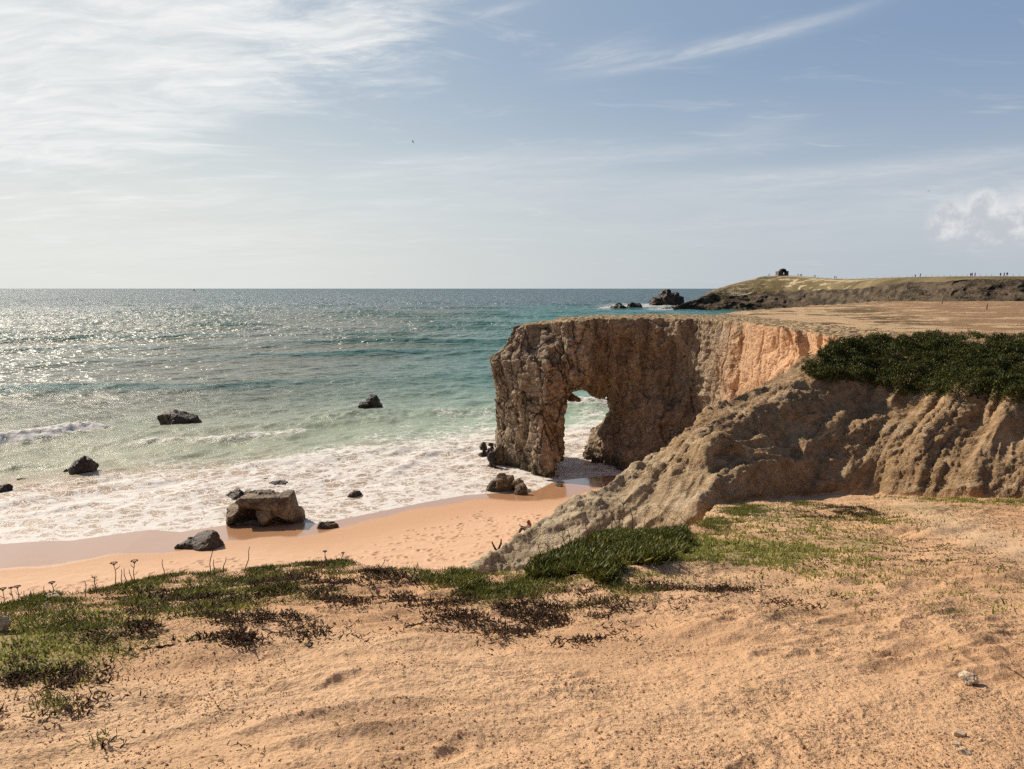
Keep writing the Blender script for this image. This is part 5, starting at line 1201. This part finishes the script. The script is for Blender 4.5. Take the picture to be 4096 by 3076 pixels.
for i, (px, s_, po, lab) in enumerate(ppl):
    if po in used:
        o = bases[po].copy(); SC.collection.objects.link(o)
        for ch in bases[po].children: c_ = ch.copy(); SC.collection.objects.link(c_); c_.parent = o
    else: o = bases[po]; used.add(po)
    hx, hy, hz_ = head_at(px, s_); o.location = (float(K(px, 277))*hy, hy, hz_-.05); o.rotation_euler = (0, 0, i*1.3); sc = 1.0+.08*math.sin(i*2.1); o.scale = (sc*1.15, sc*1.15, sc*(.8 if i == 9 else 1.0))
    tag(o, lab, 'person', GP)
# skyline fence posts and plateau posts
def post_mesh(h_, r_):
    parts = [tube([(0, 0, -.2), (0, 0, h_*.5), (.01, 0, h_)], r_, r_*.9, 8)]
    V, F_ = join(parts); n = len(V)
    return np.concatenate([V, [[.01, 0, h_+r_*.3]]]), F_, np.array([[n-8+j, n-8+(j+1) % 8, n] for j in range(8)])
WOODP = m_flat('weathered_post', (.34, .25, .17), .9, .1, 6)
V, F_, T_ = post_mesh(1.0, .09); fp = mesh_np('fence_post', V, [F_, T_], WOODP)
k = 0
for px in [808, 811.5, 818.5, 822, 827, 831, 842, 846.5, 851, 857, 863, 869, 877, 884, 892, 899, 907, 912, 926, 932, 938, 944, 950, 956, 962, 967, 980, 986, 991.5, 1013, 1019]:
    o = fp if k == 0 else fp.copy()
    if k: SC.collection.objects.link(o)
    hx, hy, hz_ = head_at(px, 1.98); o.location = (float(K(px, 277))*hy, hy, hz_-.05); k += 1
    tag(o, 'thin wooden post, one of the row along the headland skyline', 'fence post', 'posts along the headland skyline')
def ppost(px, py, h_, r_, lean, lab):
    kk_, t = float(K(px, py)), float(T(py)); Yy = np.arange(60, 200, .1); zl = land_at(kk_*Yy, Yy); i = int(np.argmin(np.abs(zl-(CAMZ-t*Yy))+(Yy < 85)*9)); Yq = Yy[i]
    V, F_, T_ = post_mesh(h_, r_); o = mesh_np('wooden_post', V, [F_, T_], WOODP); o.location = (kk_*Yq, Yq, zl[i]); o.rotation_euler = (0, lean, 0); tag(o, lab, 'post', 'wooden posts on the plateau')
ppost(888.0, 300.9, 1.15, .10, R(-6), 'left of the two leaning posts at the plateau edge'); ppost(889.3, 300.9, 1.1, .10, R(5), 'right of the two leaning posts at the plateau edge')
ppost(942, 303.8, .9, .12, 0, 'single upright post in the middle of the plateau edge'); ppost(986.5, 309.3, .72, .10, R(2), 'nearest wooden post on the right of the plateau')

# ruin
STO = m_stone('ruin_stone', (.10, .075, .07), (.25, .19, .165), 1.2)
hx, hy, hz0 = head_at(783.5, 1.98); rx_ = float(K(783.5, 277))*hy
ruin = empty('stone_ruin', (rx_, hy, hz0-.2), R(4))
def slab(outline, y0, y1, name, holes=(), mat=STO):
    """wall from an outline in x,z with holes cut as cells"""
    import bmesh
    bm = bmesh.new(); n_ = 64; xs_ = [p[0] for p in outline]; zs_ = [p[1] for p in outline]
    dx = (max(xs_)-min(xs_))/n_; x0_ = min(xs_); z0_ = min(zs_)
    nx_, nz_ = n_, int((max(zs_)-z0_)/dx)+1; cx2, cz2 = np.meshgrid(x0_+(np.arange(nx_)+.5)*dx, z0_+(np.arange(nz_)+.5)*dx, indexing='ij')
    S_ = inpoly(cx2, cz2, outline)
    for h_ in holes: S_ &= ~inpoly(cx2, cz2, h_)
    Fg = np.zeros((nx_+2, 5, nz_+2), np.float32)-1; Fg[1:-1, 1:4, 1:-1] = np.where(S_, 1, -1)[:, None, :]
    V_, Q_ = surface_nets(Fg, (0, 0, 0), 1.0); V_ = np.stack([x0_+(V_[:, 0]-.5)*dx, y0+(V_[:, 1]-.5)/3*(y1-y0), z0_+(V_[:, 2]-.5)*dx], 1)
    return mesh_np(name, V_, [Q_], mat, parent=ruin, smooth=False)
arcp = [(-2.0+math.cos(a)*0, 0) for a in ()]
gable = [(-4, 0), (4, 0), (4, 3.7), (3.4, 4.3), (2.3, 5.2), (1.1, 5.75), (.2, 5.6), (-1, 4.9), (-1.8, 3.9), (-2.2, 3.6), (-4, 3.6)]
slab(gable, 5.5, 6.1, 'gable_wall', holes=[[(-.55, 1.4), (.45, 1.4), (.45, 2.6), (-.55, 2.6)], [(2.2, 1.3), (2.9, 1.3), (2.9, 2.8), (2.2, 2.8)]])
slab([(-4, 0), (4, 0), (4, 3.8), (2.8, 3.9), (2.8, 1.6), (1.8, 1.15), (.6, 1.0), (-.8, 1.3), (-1.2, 2.2), (-1.7, 3.1), (-2.1, 3.6), (-4, 3.6)], 0, .6, 'front_wall')
for sx in (-4, 3.4):
    V = np.array([(sx+a, b, c_) for a in (0, .6) for b in (.6, 5.5) for c_ in (0, 3.5)], float)
    mesh_np('side_wall', V, [np.array([[0, 1, 3, 2], [4, 6, 7, 5], [0, 4, 5, 1], [2, 3, 7, 6], [1, 5, 7, 3], [0, 2, 6, 4]])], STO, parent=ruin, smooth=False)
va_ = []
for (r0, z0_) in ((2.75, 0), (2.35, 0)):
    for yv in (2.2, 5.5):
        for j in range(17): a = math.pi*j/16; va_.append((.75+r0*math.cos(a), yv, 3.0+r0*math.sin(a)))
va_ = np.array(va_); vf = []
for j in range(16): vf += [[j, j+1, 17+j+1, 17+j], [34+j, 51+j, 51+j+1, 34+j+1], [j, 34+j, 34+j+1, j+1], [17+j, 17+j+1, 51+j+1, 51+j]]
mesh_np('vault', va_, [np.array(vf)], m_stone('vault_stone', (.05, .045, .045), (.13, .11, .10), 1.0), parent=ruin, smooth=False)
tag(ruin, 'small roofless stone ruin with an arched gable on top of the headland', 'ruin')

# birds and boat
def bird(loc, rz, span, roll, colr, lab):
    t = empty('bird', loc, rz); t.rotation_euler = (0, roll, rz); m_ = m_flat('bird_'+lab.split()[0], colr)
    V, Q_ = capsules([((0, -.20, 0), (0, .12, 0), .05, .06), ((0, -.26, .015), (0, -.22, .01), .035, .045), ((0, -.33, .0), (0, -.27, .01), .01, .02), ((0, .12, 0), (0, .34, -.01), .05, .03)], .015)
    mesh_np('body', V*span, [Q_], m_, parent=t)
    for s_ in (-1, 1):
        W_ = []
        for i in range(9):
            u_ = i/8; xx = s_*u_*.65; zz = .10*math.sin(u_*2.4); ch = .17*(1-u_)**.6+.02; W_ += [(xx, -.10+.10*u_, zz), (xx, -.10+.10*u_+ch, zz-.01)]
        W_ = np.array(W_); W2 = np.concatenate([W_, W_-np.array([0, 0, .015])]); f1_ = np.array([[2*i, 2*i+1, 2*i+3, 2*i+2] for i in range(8)])
        ed_ = np.array([[2*i, 2*i+2, 2*i+20, 2*i+18] for i in range(8)]+[[2*i+3, 2*i+1, 2*i+19, 2*i+21] for i in range(8)]+[[16, 17, 35, 34]])
        mesh_np('wing', W2*span, [np.concatenate([f1_, f1_[:, ::-1]+18, ed_])], m_, parent=t)
    tag(t, lab, 'bird')
bird(W(413, 141.8, 120), R(75), .62, R(28), (.03, .025, .02), 'dark bird banking high over the sea')
bird(W(929, 191, 200), R(5), .95, 0, (.22, .22, .24), 'grey gull gliding above the headland, far right')
bx_, by2, _ = W(194, 288.5, 5000); bt = empty('sailboat', (bx_, by2, .1), R(20))
V, Q_ = capsules([((-5.5, 0, .6), (4, 0, .7), .9, 1.3), ((4, 0, .8), (6.5, 0, 1.1), 1.2, .3)], .25, .4); mesh_np('hull', V, [Q_], m_flat('hull_white', (.6, .6, .6)), parent=bt)
V, F_ = tube([(0, 0, 1), (0, 0, 17)], .15, .1, 8); mesh_np('mast', V, [F_], m_flat('mast_grey', (.4, .4, .4)), parent=bt)
def sail(pts, nm):
    P_ = np.array(pts, float); n1 = 8; V = []
    for i in range(n1+1):
        for j in range(n1+1):
            u_, v_ = i/n1, j/n1; p_ = P_[0]*(1-u_)*(1-v_)+P_[1]*u_*(1-v_)+P_[2]*v_; V.append(p_+np.array([0, .8*math.sin(u_*math.pi)*math.sin(v_*math.pi), 0]))
    V = np.array(V); f_ = grid_faces(n1+1, n1+1); nn = len(V)
    mesh_np(nm, np.concatenate([V, V+np.array([0, .08, 0])]), [f_, f_[:, ::-1]+nn], m_flat('sail_'+nm, (.85, .86, .86)), parent=bt)
sail([(-5, 0, 2.2), (-.3, 0, 2.2), (-.3, 0, 16.5)], 'mainsail'); sail([(.4, 0, 2), (6, 0, 1.6), (.4, 0, 15)], 'foresail')
tag(bt, 'tiny sailing boat with two sails on the horizon, left side', 'sailboat')
for m_ in D.meshes:
    if m_.users == 0: D.meshes.remove(m_)
